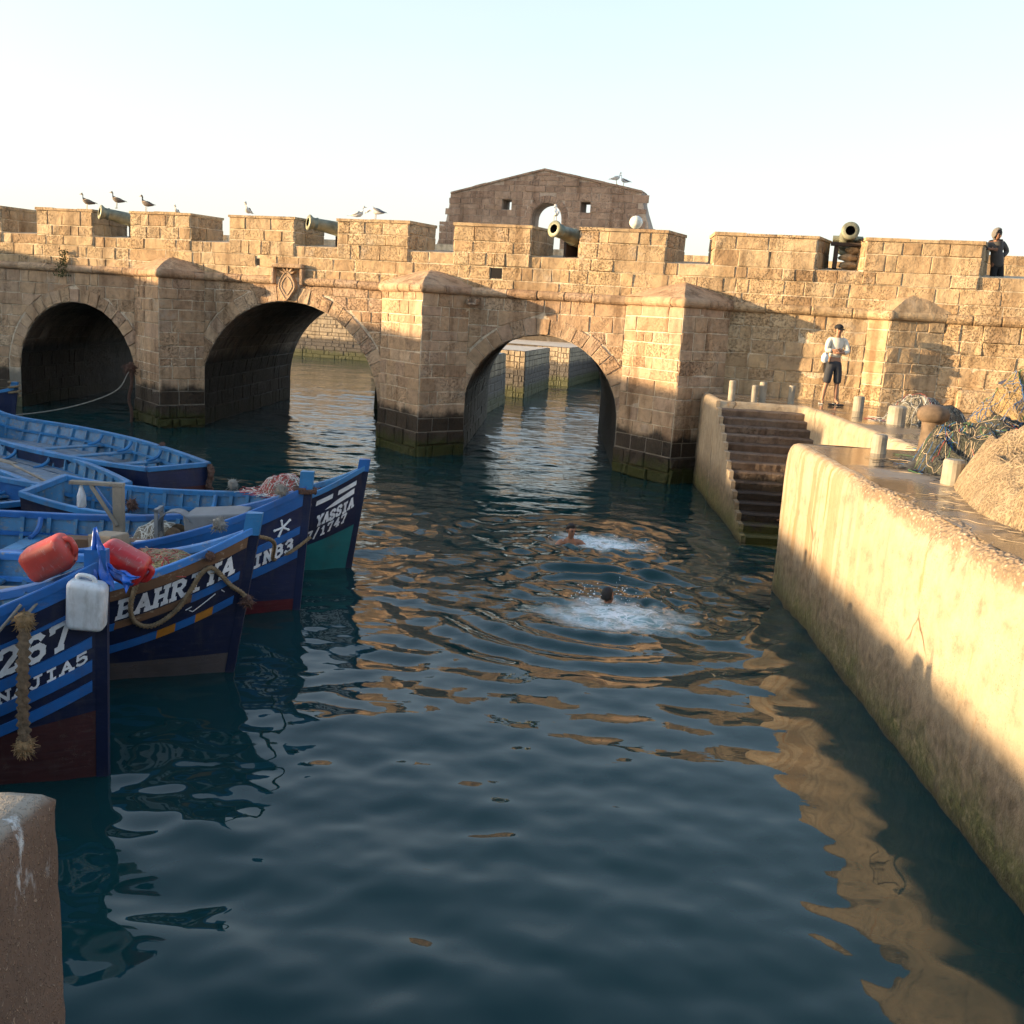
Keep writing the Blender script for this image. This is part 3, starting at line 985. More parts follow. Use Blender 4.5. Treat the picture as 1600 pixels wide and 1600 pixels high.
def quay_mesh():
    """swept lip profile along the edge; worn and chipped where the photograph shows it."""
    prof = [(-1.6, 0.0), (-0.6, 0.0), (-0.1, 0.0), (0.2, 0.0), (0.5, 0.0), (0.8, 0.0), (1.1, 0.0), (1.4, 0.0), (1.65, 0.0), (1.85, 0.0), (1.98, 0.004), (2.07, 0.02), (2.125, 0.05), (2.146, 0.095), (2.15, 0.16)]
    pts, dist = [], []
    P = [Vector((x, y, 0)) for x, y in EDGE]
    nrm = []
    for a, b in zip(P, P[1:]):
        d = (b - a).normalized()
        nrm.append(Vector((-d.y, d.x, 0)))
    for i, (a, b) in enumerate(zip(P, P[1:])):
        L = (b - a).length
        n = max(2, int(L / 0.11))
        for k in range(n + (1 if i == len(P) - 2 else 0)):
            f = k / n
            nn = nrm[i]
            if k == 0 and i > 0:
                m = (nrm[i - 1] + nrm[i]); nn = m / max(0.3, m.dot(nrm[i]))
            pts.append((a.lerp(b, f), nn, nrm[i]))
    V, F = [], []
    m = len(prof)
    for p, nn, n1 in pts:
        q = p
        crum = max(0.0, min(1.0, (11.2 - q.y) / 1.2)) if q.x < 3.38 else 0.0
        for z, ins in prof:
            w = Vector((q.x, q.y, z))
            a = 0.018 * mnoise.noise(w * 1.3) + 0.010 * mnoise.noise(w * 5.0)
            lo = max(0, 0.45 - z)
            a += lo * 0.05 * (mnoise.noise(w * 4.0) + 0.3)
            if crum > 0 and z > 1.6:
                t = (z - 1.6) / 0.55
                a -= crum * t * max(0, 0.05 + 0.14 * mnoise.noise(Vector((q.x, q.y * 2.6, z * 2.2))) + 0.05 * mnoise.noise(Vector((q.x, q.y * 8, z * 8))))
            dz = 0.0
            if z > 2.05: dz = 0.012 * mnoise.noise(w * 4) - crum * 0.03 * max(0, mnoise.noise(Vector((q.y * 3.1, 4, ins * 9))))
            V.append(tuple(Vector((q.x, q.y, z + dz)) + nn * (a - ins)))
    for i in range(len(pts) - 1):
        for j in range(m - 1):
            F.append((i * m + j, i * m + j + 1, (i + 1) * m + j + 1, (i + 1) * m + j))
    return V, F


quay = obj('quay', quay_mesh(), QW, None, smooth=True)
tag(quay, 'pale concrete quay with weed-stained wall on the right', None, kind='structure')
bm = bmesh.new()
ins = 0.15
poly = [(3.35 + ins, -9), (3.35 + ins, 14.16 - ins), (5.2 + ins, 14.16 - ins), (5.2 + ins, 21.12 + ins), (3.4 + ins, 21.12 + ins), (3.4 + ins, 24.2), (30, 17.0), (30, -9)]
vs_ = [bm.verts.new((x, y, ZQ - 0.004)) for x, y in poly]
bm.faces.new(vs_)
bmesh.ops.triangulate(bm, faces=bm.faces[:])
obj('quay_paving', from_bm(bm), QT, quay)
bm.free()

# low kerb stones left along the stair edge
CONC = plain('pale_concrete', (0.52, 0.45, 0.34), 0.8, 0.25, 6, 0.4)
STEPM = stone_mat('step_stone', [(0.14, 0.10, 0.075), (0.165, 0.12, 0.09), (0.12, 0.085, 0.063)], zb=1.0, zg=0.3, bump=0.9, pale=(0.30, 0.24, 0.18))
stairs = empty('stairway', (4.3, 19, 0), 0, 'worn dark stone stairway going down from the quay into the water', 'stairs')
NS, RUN, RISE = 17, 0.293, 0.1433
for k in range(1, NS + 1):
    zt = ZQ - RISE * k
    y1 = 21.12 - RUN * (k - 1) + 0.02
    y0 = 21.12 - RUN * k
    V, F = [], []
    nx = 26
    rg = random.Random(k)
    for i in range(nx + 1):
        x = 3.47 + (5.2 - 3.47) * i / nx
        e = 0.02 * mnoise.noise(Vector((x * 4, k * 3.3, 0))) - (0.03 if 5 < k < 8 else 0.0) * abs(mnoise.noise(Vector((x * 6, k, 2))))
        d = 0.012 * mnoise.noise(Vector((x * 3, k, 5)))
        V += [(x, y1, zt + d), (x, y0 + 0.02 - e, zt + d), (x, y0 - e, zt + d - 0.02), (x, y0 - e + 0.012, zt + d - 0.075), (x, y0 + 0.03, zt - RISE - 0.03)]
    for i in range(nx):
        for j in range(4):
            a = i * 5 + j
            F.append((a, a + 5, a + 6, a + 1))
    obj('step', (V, F), STEPM, stairs, True)
# flank wall of the stair, flush with the quay face
V, F = [], []
prof = [(21.2, ZQ - .01)]
for k in range(1, NS + 1):
    prof += [(21.12 - RUN * (k - 1), ZQ - RISE * (k - 1) - (0.01 if k == 1 else 0)), (21.12 - RUN * (k - 1), ZQ - RISE * k)]
prof += [(21.12 - RUN * NS, ZQ - RISE * NS)]
for (y, z) in prof:
    jy = 0.02 * mnoise.noise(Vector((y * 5, z * 5, 1)))
    V += [(3.40, y + jy, -1.4), (3.40, y + jy, max(z, -1.3)), (3.48, y + jy, max(z, -1.3) + 0.006)]
n = len(prof)
for i in range(n - 1):
    for j in range(2):
        a = i * 3 + j
        F.append((a, a + 1, a + 4, a + 3))
obj('flank_wall', (V, F), QW, stairs, True)

# posts and bollards on the quay
POST = plain('painted_post', (0.31, 0.265, 0.20), 0.7, 0.3, 5, 0.3)
RUST = plain('rusty_iron', (0.135, 0.09, 0.055), 0.75, 0.45, 9, 0.5)


def post(x, y, r, h, label, lean=0.0):
    o = obj('quay_post', lathe([(r * 1.02, -0.02), (r, 0.02), (r * 0.98, h * 0.5), (r, h - 0.03), (r * 0.86, h), (0.01, h + 0.004)], 16), POST, None, smooth=False, loc=(x, y, ZQ))
    o.rotation_euler = (0, lean, rnd.uniform(0, 6))
    return tag(o, label, 'post', 'short concrete posts along the quay')


post(3.76, 21.45, 0.075, 0.42, 'slim pale post at the stair head, nearest the bridge pier', 0.03)
post(4.24, 21.50, 0.075, 0.35, 'shorter weathered post at the stair head, left one of the close pair')
post(4.44, 21.62, 0.08, 0.42, 'grey post at the stair head, right one of the close pair')
post(5.08, 21.72, 0.07, 0.38, 'grey post with a broken top where the stairs meet the quay')
post(6.25, 20.8, 0.11, 0.30, 'stubby post on wet paving just right of the standing man')
post(6.17, 18.2, 0.16, 0.33, 'stout white post beside the grey net bundle')
post(4.40, 13.5, 0.10, 0.25, 'pale post at the quay edge near the end of the quay')
post(4.42, 11.0, 0.115, 0.27, 'pale post in front of the tan net heap, nearest the viewer')
bol = empty('mooring_bollard', (5.28, 14.1, ZQ), 0, 'rusty mushroom-headed mooring bollard on the quay', 'bollard')
obj('shaft', lathe([(0.165, -0.02), (0.145, 0.06), (0.132, 0.28), (0.14, 0.42)], 20, False), RUST, bol, smooth=True)
obj('head', lathe([(0.14, 0.41), (0.185, 0.43), (0.215, 0.48), (0.218, 0.54), (0.19, 0.60), (0.13, 0.64), (0.05, 0.655), (0.005, 0.656)], 20, False), RUST, bol, smooth=True)

# concrete kerb blocks on the quay strip above the stairs
# ------------------------------------------------------------------ near quay (where the viewer stands) and the block in the corner
def block_mat():
    g = G('brown_aggregate_concrete', 0.9, spec=0.25)
    p = g.pos()
    nz = g.n('NewGeometry').outputs['Normal']
    c = g.ramp(g.noise(p, 3, 5), [(0.3, (0.115, 0.072, 0.05)), (0.7, (0.165, 0.105, 0.073))])
    v = g.n('TexVoronoi', {'Vector': g.mix(0.06, g.scaled(p, (1, 1, 0.7)), g.n('TexNoise', {'Vector': p, 'Scale': 25.0}).outputs['Color']), 'Scale': 95.0})
    sp = g.ramp(v.outputs['Distance'], [(0.18, 1.0), (0.42, 0.0)])
    pick = g.ramp(g.n('SeparateColor', {0: v.outputs['Color']}).outputs[0], [(0.40, 0.0), (0.9, 0.85)])
    c = g.mix(g.math('MULTIPLY', sp, pick), c, (0.36, 0.25, 0.17))
    z = g.n('SeparateXYZ', {0: p}).outputs[2]
    upf = g.n('SeparateXYZ', {0: nz}).outputs[2]
    top = g.ramp(upf, [(0.55, 0.0), (0.9, 1.0)])
    c = g.mix(top, c, g.ramp(g.noise(p, 6, 7), [(0.3, (0.24, 0.20, 0.16)), (0.7, (0.34, 0.29, 0.23))]))
    drop = g.math('MULTIPLY', g.ramp(g.noise(g.scaled(p, (1, 1, 0.35)), 9, 5, 0.65), [(0.57, 0.0), (0.64, 1.0)]), g.ramp(z, [(0.0, 0.0), (1.0, 1.0)]))
    dz = g.ramp(g.math('SUBTRACT', z, 1.0), [(0.88, 0.0), (0.98, 1.0)])
    c = g.mix(g.math('MULTIPLY', g.math('MULTIPLY', drop, dz), 0.85), c, (0.55, 0.54, 0.52))
    return g.out(c, 0.9, g.bump(g.math('ADD', g.math('MULTIPLY', sp, 0.7), g.noise(p, 30, 6)), 0.8, 0.008))


BLK = block_mat()
bm = bmesh.new()
bmesh.ops.create_cube(bm, size=1)
for q in bm.verts: q.co = Vector((-3.965 + q.co.x * 5.0, 1.35 + q.co.y * 2.95, 0.55 + q.co.z * 3.2))
tp = [e for e in bm.edges if all(v.co.z > 2 for v in e.verts)]
bmesh.ops.bevel(bm, geom=tp, offset=0.075, segments=3, affect='EDGES', profile=0.5)
bmesh.ops.bevel(bm, geom=[e for e in bm.edges if abs(e.verts[0].co.z - e.verts[1].co.z) > 1.5], offset=0.05, segments=3, affect='EDGES', profile=0.5)
bmesh.ops.subdivide_edges(bm, edges=[e for e in bm.edges if e.calc_length() > 0.5], cuts=48, use_grid_fill=True)
for q in bm.verts:
    if q.co.x > -2: q.co.x += (1.9 - q.co.z) * 0.03
    q.co += Vector((mnoise.noise(q.co * 3), mnoise.noise(q.co * 3 + Vector((9, 0, 0))), mnoise.noise(q.co * 3 + Vector((0, 9, 0))))) * 0.012 + Vector((mnoise.noise(q.co * 11), mnoise.noise(q.co * 11 + Vector((4, 0, 0))), mnoise.noise(q.co * 11 + Vector((0, 4, 0))))) * 0.009
pier_block = obj('pier_block', from_bm(bm), BLK, None, smooth=True)
bm.free()
tag(pier_block, 'rough reddish-brown concrete corner block at the bottom left', 'block')
near = obj('near_quay', join(box(-30, 3.34, -9, -0.14, -1.6, ZQ - 0.01)), QT)
tag(near, 'quay paving under the viewer', None, kind='structure')

# ------------------------------------------------------------------ basin beyond the bridge
fw_wall = empty('far_basin_wall', (-14, 65, 0), 0, 'tall coursed stone basin wall seen through the middle arch', 'wall')
fd = Vector((math.cos(0.16), -math.sin(0.16), 0))
fo = Vector((-27, 67.2, 0))
fn = Vector((fd.y, -fd.x, 0))
fe = fo + fd * 36
obj('wall_core', ([(fo.x, fo.y, -1), (fe.x, fe.y, -1), (fe.x, fe.y, 5.2), (fo.x, fo.y, 5.2), (fo.x, fo.y + 3, 5.2), (fe.x, fe.y + 3, 5.2)], [(0, 1, 2, 3), (3, 2, 5, 4)]), MORTAR_F, fw_wall, True)
masonry(fw_wall, fo, fd, fn, 9.0, 15.2, 0.0, 4.0, 0.25, 0.55, STONE_F, 301, name='block', proud=0.02, gap=0.035, rough=0.008)
FTOP = plain('pale_quay_top', (0.55, 0.46, 0.36), 0.85, 0.15, 2, 0.3)
FB = [('small shaded stone quay block just behind the right arch', [(-2.55, 35.4), (-2.02, 41.0), (-6.5, 41.0), (-6.5, 35.4)], 2),
      ('middle stone quay block with a sunlit end face seen through the right arch', [(-5.0, 45.25), (-1.85, 44.2), (-1.36, 44.05), (-0.35, 51.2), (-5.0, 51.2)], 3),
      ('farthest stone quay block seen through the right arch', [(-4.5, 54.7), (0.05, 53.2), (0.68, 52.95), (2.75, 63.0), (-4.5, 63.0)], 3)]
for bi, (lab, fp, nf) in enumerate(FB):
    fpl = [Vector((x, y, 0)) for x, y in fp]
    fq = empty('far_quay_block', (fpl[1].x, fpl[1].y, 0), 0, lab, 'quay', 'stone quay blocks beyond the bridge')
    V, F = [], []
    n = len(fpl)
    ct = sum(fpl, Vector((0, 0, 0))) / n
    for i, q in enumerate(fpl):
        iw = (ct - q).normalized() * 0.16
        V += [tuple(q + Vector((0, 0, -1))), tuple(q + iw + Vector((0, 0, 2.05)))]
    for i in range(n):
        j = (i + 1) % n
        F.append((2 * i, 2 * j, 2 * j + 1, 2 * i + 1))
    F.append(tuple(2 * i + 1 for i in range(n)))
    obj('wall_core', (V, F), MORTAR_F, fq, True)
    obj('paving', ([(q.x + (ct - q).normalized().x * 0.2, q.y + (ct - q).normalized().y * 0.2, 2.062) for q in fpl], [tuple(range(n))]), FTOP, fq, True)
    for i in range(nf - 1 if bi == 0 else nf):
        A, Bq = fpl[i], fpl[i + 1]
        d = Bq - A
        L = d.length
        d.normalize()
        nn = Vector((d.y, -d.x, 0))
        rg = random.Random(i + 31 + bi * 7)
        zs = courses(0.0, 2.05, 0.26, rg)
        st = 0.0
        if bi and i == 0: st = max(0.0, L - 1.2)
        iwA, iwB = (ct - A).normalized() * 0.16, (ct - Bq).normalized() * 0.16

        def Pq(u, z): return A + d * u + (iwA + (iwB - iwA) * (u / L)) * ((z + 1) / 3.05) + Vector((0, 0, z))
        for r in range(len(zs) - 1):
            ci = splits(st, L, 1.0 if L > 5 else 0.3, rg, rg.uniform(.4, 1))
            for j in range(len(ci) - 1):
                obj('block', stone_patch(Pq(ci[j], zs[r]), Pq(ci[j + 1], zs[r]), Pq(ci[j + 1], zs[r + 1]), Pq(ci[j], zs[r + 1]), nn, gap=0.035, proud=0.02, rough=0.006, rg=rg), STONE_F, fq, True)

# ------------------------------------------------------------------ harbour buildings out of frame on the left (they throw the long shadow)
PLAST = plain('limewash', (0.62, 0.58, 0.50), 0.85, 0.15, 1.5, 0.3)
WOODB = plain('blue_shutter', (0.03, 0.10, 0.28), 0.6, 0.2, 6, 0.2)


def house(x0, x1, y0, y1, h, label, cat='building'):
    b = empty('harbour_building' if cat == 'building' else 'square_tower', ((x0 + x1) / 2, (y0 + y1) / 2, 0), 0, label, cat)
    obj('wall', box(x0, x1, y0, y1, -1.5, h), PLAST, b, True)
    obj('roof_coping', box(x0 - .1, x1 + .1, y0 - .1, y1 + .1, h + 0.003, h + 0.12), STONE_R, b, True)
    n = max(1, int((y1 - y0) / 3))
    for i in range(n):
        y = y0 + (i + .5) * (y1 - y0) / n
        w = obj('window', box(x1 + 0.003, x1 + 0.06, y - 0.45, y + 0.45, h * 0.5, h * 0.5 + 1.2), WOODB, b, True)
        obj('sill', box(x1 + 0.003, x1 + 0.16, y - 0.55, y + 0.55, h * 0.5 - 0.1, h * 0.5 - 0.01), STONE_R, w, True)
    return b


house(-38, -30, -14, 12.6, 4.93, 'low limewashed harbour shed along the left quay')
house(-38, -30, 12.8, 30, 6.15, 'taller limewashed harbour store along the left quay')
house(-46, -40.5, 25.3, 31.6, 14.2, 'square limewashed tower behind the harbour store', 'tower')
lq = obj('left_quay', box(-60, -26, -14, 40, -1.6, 0.9), QT)
tag(lq, 'harbour paving along the left side', None, kind='structure')

# ================================================================== WATER
SW1, SW2 = (0.42, 16.2), (0.86, 12.75)         # the two swimmers


def water_mesh():
    def lines(segs):
        out = []
        for a, b, n in segs: out += list(np.linspace(a, b, n, endpoint=False))
        return out
    xs = np.array(lines([(-900, -40, 12), (-40, -14, 52), (-14, 4.2, 420), (4.2, 12, 24), (12, 900, 14)]) + [900.0])
    ys = np.array(lines([(-60, 0, 12), (0, 3, 24), (3, 20, 520), (20, 40, 240), (40, 70, 110), (70, 1500, 26)]) + [1500.0])
    X, Y = np.meshgrid(xs, ys)
    rs = np.random.RandomState(4)
    Z = np.zeros_like(X)
    # wind ripples and slop
    for lam, slope, n, spread, th0 in ((2.4, 0.024, 9, 1.0, 0.25), (1.0, 0.040, 16, 1.2, 0.1), (0.46, 0.060, 28, 1.4, 0.0), (0.25, 0.036, 26, 1.5, 0.0)):
        for i in range(n):
            l = lam * rs.uniform(0.7, 1.4)
            k = 2 * math.pi / l
            th = math.pi / 2 + th0 + rs.normal() * spread * 0.6
            a = slope / k * rs.uniform(0.6, 1.4) / math.sqrt(n) * 1.6
            Z += a * np.sin(k * (X * math.cos(th) + Y * math.sin(th)) + rs.uniform(0, 6.28))
    # calm patches / rougher patches
    env = 0.75 + 0.35 * np.sin(0.42 * X + 0.31 * Y + 1.0) * np.sin(0.23 * Y - 0.3 * X)
    Z *= np.clip(env, 0.35, 1.2)
    near = np.clip((Y - 3) / 7.0, 0.8, 1.0)
    Z *= near
    # rings spreading from the swimmers
    brk = 0.6 + 0.4 * np.sin(1.7 * X + 0.8 * Y) * np.sin(1.1 * Y - 2.1 * X + 1.0)
    for (cx, cy), A in ((SW1, 0.018), (SW2, 0.019)):
        for (ox, oy, s) in ((0, 0, 1.0), (0.5, 0.1, 0.6), (-0.25, -0.2, 0.6)):
            r = np.hypot(X - cx - ox, Y - cy - oy)
            Z += brk * s * A * np.sin(2 * math.pi * r / 0.55 + rs.uniform(0, 6)) * np.exp(-((r - 1.7) / 1.2) ** 2)
            Z += brk * s * A * 0.8 * np.sin(2 * math.pi * r / 0.95) * np.exp(-((r - 2.9) / 1.3) ** 2)
        r = np.hypot(X - cx - .5, (Y - cy))
        for i in range(14):
            th = rs.uniform(0, 6.28); k = 2 * math.pi / rs.uniform(0.22, 0.5)
            Z += 0.006 * np.sin(k * (X * math.cos(th) + Y * math.sin(th)) + rs.uniform(0, 6.28)) * np.exp(-(r / 1.2) ** 2)
    fade = np.clip((75 - Y) / 20, 0, 1) * np.clip((Y + 5) / 4, 0, 1) * np.clip((X + 35) / 10, 0, 1) * np.clip((14 - X) / 4, 0, 1)
    Z *= fade
    ny, nx = X.shape
    V = np.stack([X.ravel(), Y.ravel(), Z.ravel()], 1)
    idx = np.arange(nx * ny).reshape(ny, nx)
    F = np.stack([idx[:-1, :-1].ravel(), idx[:-1, 1:].ravel(), idx[1:, 1:].ravel(), idx[1:, :-1].ravel()], 1)
    me = bpy.data.meshes.new('water')
    me.from_pydata(V.tolist(), [], F.tolist())
    me.polygons.foreach_set('use_smooth', [True] * len(me.polygons))
    return me


def water_mat():
    g = G('harbour_water', 0.03, spec=0.5)
    g.b.inputs['IOR'].default_value = 1.333
    p = g.pos()
    xyz = g.n('SeparateXYZ', {0: p})
    x, y = xyz.outputs[0], xyz.outputs[1]
    c = g.ramp(g.noise(p, 0.12, 3), [(0.3, (0.0035, 0.025, 0.027)), (0.7, (0.005, 0.033, 0.035))])

    def ell(cx, cy, rx, ry, amp=0.5, sc=1.6):
        dx = g.math('DIVIDE', g.math('SUBTRACT', x, cx), rx)
        dy = g.math('DIVIDE', g.math('SUBTRACT', y, cy), ry)
        d = g.math('SQRT', g.math('ADD', g.math('MULTIPLY', dx, dx), g.math('MULTIPLY', dy, dy)))
        return g.math('ADD', d, g.math('MULTIPLY', g.math('SUBTRACT', g.noise(p, sc, 5, 0.6), 0.5), amp * 2))
    d1 = ell(0.98, 16.35, 1.0, 0.75)
    d2 = ell(0.98, 12.2, 1.15, 0.9)
    aer = g.math('MAXIMUM', g.ramp(d1, [(0.25, 0.85), (1.0, 0.0)]), g.ramp(d2, [(0.3, 0.85), (1.15, 0.0)]))
    c = g.mix(aer, c, (0.22, 0.38, 0.40))
    # lacy foam: thin ridges, torn by a coarser noise
    rid = g.math('ABSOLUTE', g.math('SUBTRACT', g.noise(g.scaled(p, (1.0, 1.5, 1)), 4.2, 6, 0.6, 0.8), 0.5))
    lace = g.ramp(rid, [(0.012, 1.0), (0.05, 0.0)])
    puff = g.ramp(g.noise(g.scaled(p, (1.0, 1.6, 1)), 4.0, 6, 0.68, 0.6), [(0.42, 0.0), (0.60, 0.95)])
    core = g.math('MAXIMUM', g.ramp(d1, [(0.1, 1.0), (0.85, 0.0)]), g.ramp(d2, [(0.1, 1.0), (0.9, 0.0)]))
    halo = g.math('MAXIMUM', g.ramp(d1, [(0.4, 1.0), (1.5, 0.0)]), g.ramp(d2, [(0.4, 1.0), (1.6, 0.0)]))
    f1 = g.math('MULTIPLY', g.math('MAXIMUM', puff, g.math('MULTIPLY', lace, 0.9)), core)
    f2 = g.math('MULTIPLY', g.math('MULTIPLY', lace, halo), g.ramp(g.noise(p, 2.2, 4), [(0.5, 0.0), (0.6, 0.9)]))
    foam = g.math('MAXIMUM', f1, f2, clamp=True)
    c = g.mix(foam, c, (0.80, 0.85, 0.88))
    rough = g.mix(foam, (0.004, 0.004, 0.004), (0.75, 0.75, 0.75))
    # fine ripples: small near the viewer, choppier in the channel and under the arches
    chop = g.ramp(g.math('DIVIDE', y, 40.0), [(0.16, 0.02), (0.24, 0.15), (0.32, 0.5), (0.42, 0.7), (0.55, 1.0)])
    rip = g.noise(g.scaled(p, (1.0, 2.4, 1.0)), 2.0, 2, 0.5, 0.4)
    fine = g.noise(g.scaled(p, (1.4, 3.2, 1.0)), 6.0, 1, 0.5)
    h = g.math('ADD', g.math('MULTIPLY', rip, chop), g.math('MULTIPLY', fine, g.math('MULTIPLY', chop, 0.22)))
    stir = g.math('MAXIMUM', g.ramp(d1, [(0.6, 1.0), (2.6, 0.0)]), g.ramp(d2, [(0.6, 1.0), (2.4, 0.0)]))
    h = g.math('ADD', h, g.math('MULTIPLY', g.noise(p, 9.0, 5, 0.6), g.math('MULTIPLY', stir, 0.5)))
    h = g.math('ADD', h, g.math('MULTIPLY', foam, 0.15))
    return g.out(c, rough, g.bump(h, 1.0, 0.016))


water = bpy.data.objects.new('water', water_mesh())
COL.objects.link(water)
water.data.materials.append(water_mat())
tag(water, 'dark teal harbour water with ripples and swimmers foam', None, kind='structure')

# ================================================================== BOATS
def paint(name, col, wear=0.25, wood=(0.20, 0.15, 0.10), rough=0.45, chips=0.5, grain=True):
    g = G(name, rough, spec=0.4)
    p = g.obj()
    c = g.mix(1.0, col, g.ramp(g.noise(p, 2.2, 6), [(0.3, 0.72), (0.7, 1.25)]), 'MULTIPLY')
    st = g.noise(g.scaled(p, (0.6, 0.6, 5.0)), 5, 5, 0.6)
    c = g.mix(g.ramp(st, [(0.55, 0.0), (0.8, 0.35)]), c, tuple(min(1, q * 0.6 + 0.05) for q in col))
    n1 = g.noise(g.scaled(p, (1.0, 1.0, 2.2)), 7.0, 8, 0.7)
    ch = g.ramp(n1, [(0.66 - 0.12 * wear, 0.0), (0.70 - 0.10 * wear, 1.0)])
    c = g.mix(g.math('MULTIPLY', ch, chips), c, g.ramp(g.noise(p, 20, 4), [(0.3, wood), (0.7, tuple(q * 1.7 for q in wood))]))
    gr = g.ramp(g.noise(g.scaled(p, (1.0, 1.0, 0.35)), 6, 5, 0.7), [(0.50, 0.0), (0.72, 0.55)])
    c = g.mix(g.math('MULTIPLY', gr, 0.5 + 0.5 * wear), c, (0.07, 0.06, 0.05))
    h = g.math('ADD', g.noise(g.scaled(p, (0.5, 0.5, 6.0)), 5, 3), g.math('MULTIPLY', ch, -0.6))
    return g.out(c, g.ramp(ch, [(0, rough), (1, 0.85)]), g.bump(h, 0.25, 0.012))


NAVY = paint('navy_paint', (0.0065, 0.012, 0.040), 0.35, chips=0.35, wood=(0.05, 0.05, 0.06))
NAVY2 = paint('blue_black_paint', (0.009, 0.018, 0.060), 0.35, chips=0.35, wood=(0.05, 0.05, 0.06))
BLUE = paint('bright_blue_paint', (0.028, 0.165, 0.37), 0.75, wood=(0.10, 0.15, 0.22), chips=0.4)
BLUE2 = paint('royal_blue_paint', (0.014, 0.105, 0.33), 0.45, wood=(0.08, 0.10, 0.16), chips=0.35)
BLUE3 = paint('sun_faded_blue_paint', (0.045, 0.20, 0.52), 0.6, wood=(0.22, 0.20, 0.17), chips=0.8)
BLUEI = paint('inside_blue_paint', (0.042, 0.165, 0.31), 1.0, wood=(0.15, 0.15, 0.15), chips=0.7)
TEAL = paint('teal_antifouling', (0.012, 0.13, 0.135), 0.3, wood=(0.03, 0.06, 0.06), chips=0.5)
MAROON = paint('maroon_antifouling', (0.045, 0.013, 0.014), 0.6, wood=(0.05, 0.03, 0.025), chips=0.6, rough=0.6)
DKRED = paint('dark_red_antifouling', (0.085, 0.012, 0.018), 0.4, wood=(0.05, 0.03, 0.03), chips=0.5)
GREYB = paint('grey_boot_top', (0.075, 0.066, 0.066), 0.7, wood=(0.06, 0.045, 0.04), chips=0.7)
WHITE = paint('white_lettering', (0.68, 0.70, 0.72), 0.2, wood=(0.15, 0.15, 0.18), chips=0.4)
ORANGE = paint('orange_patch', (0.42, 0.17, 0.02), 0.3, wood=(0.2, 0.1, 0.04), chips=0.5)
BARE = paint('bare_brown_wood', (0.16, 0.085, 0.045), 0.7, wood=(0.26, 0.19, 0.13), chips=0.7, rough=0.75)
OLDWOOD = paint('grey_weathered_wood', (0.25, 0.21, 0.16), 0.6, wood=(0.15, 0.12, 0.09), chips=0.7, rough=0.85)
DECKW = paint('worn_deck_boards', (0.15, 0.19, 0.24), 0.9, wood=(0.24, 0.22, 0.19), chips=0.85, rough=0.8)
ROPE = plain('tan_rope', (0.20, 0.145, 0.085), 0.95, 0.35, 20, 0.5)
ROPED = plain('dark_rope', (0.10, 0.055, 0.04), 0.95, 0.4, 20, 0.5)
ROPEG = plain('grey_rope', (0.22, 0.20, 0.17), 0.95, 0.3, 20, 0.5)


class Hull:
    def __init__(s, L, B, zb, zm, zst, rake, bt=0.72, pw=2.6, pb=1.8, shp=2.0):
        s.L, s.B, s.zb, s.zm, s.zst, s.rake, s.bt, s.pw, s.pb = L, B, zb, zm, zst, rake, bt, pw, pb
        s.tab = {}
        s.shp = shp

    def zs(s, t):
        z = s.zm
        if t > 0.35: z += (s.zb - s.zm) * ((t - 0.35) / 0.65) ** s.shp
        else: z += (s.zst - s.zm) * ((0.35 - t) / 0.35) ** 2
        return z

    def bs(s, t):
        if t > 0.42: return s.B * max(0.0, 1 - ((t - 0.42) / 0.58) ** s.pw)
        return s.B * (1 - (1 - s.bt) * ((0.42 - t) / 0.42) ** 1.7)

    def bw(s, t):
        if t > 0.42: return 0.86 * s.B * max(0.0, 1 - ((t - 0.42) / 0.58) ** s.pb)
        return 0.86 * s.B * (1 - (1 - s.bt * 0.93) * ((0.42 - t) / 0.42) ** 1.7)

    def X(s, t, z): return -s.L + t * (s.L + s.rake * z / s.zb)

    def b(s, t, z):
        zs = s.zs(t)
        if z >= 0:
            f = min(1.2, z / zs)
            return s.bw(t) + (s.bs(t) - s.bw(t)) * (f ** 0.85)
        return s.bw(t) * math.sqrt(max(0, 1 - (z / 0.62) ** 2))

    def P(s, t, z, side=-1, off=0.0):
        z_ = z
        p = Vector((s.X(t, z), side * s.b(t, z), z_))
        if off:
            e = 1e-3
            t1 = min(1.0, t + e); t0 = t1 - 2 * e
            du = Vector((s.X(t1, z), side * s.b(t1, z), z)) - Vector((s.X(t0, z), side * s.b(t0, z), z))
            dv = Vector((s.X(t, z + e), side * s.b(t, z + e), z + e)) - Vector((s.X(t, z - e), side * s.b(t, z - e), z - e))
            n = du.cross(dv)
            if n.length < 1e-9: n = Vector((0, side, 0))
            n.normalize()
            if n.y * side < 0: n = -n
            p = p + n * off
        return p

    def t_of(s, sa, h):
        """t at arc distance sa aft of the stem along the line h below the sheer"""
        key = round(h, 2)
        if key not in s.tab:
            ts = np.linspace(1.0, 0.3, 160)
            pts = [s.P(t, s.zs(t) - key) for t in ts]
            d = [0.0]
            for i in range(1, len(pts)): d.append(d[-1] + (pts[i] - pts[i - 1]).length)
            s.tab[key] = (d, ts)
        d, ts = s.tab[key]
        return float(np.interp(sa, d, ts))

    def S(s, sa, h, side=-1, off=0.004):
        t = s.t_of(max(sa, 0.0), h)
        return s.P(t, s.zs(t) - h, side, off)


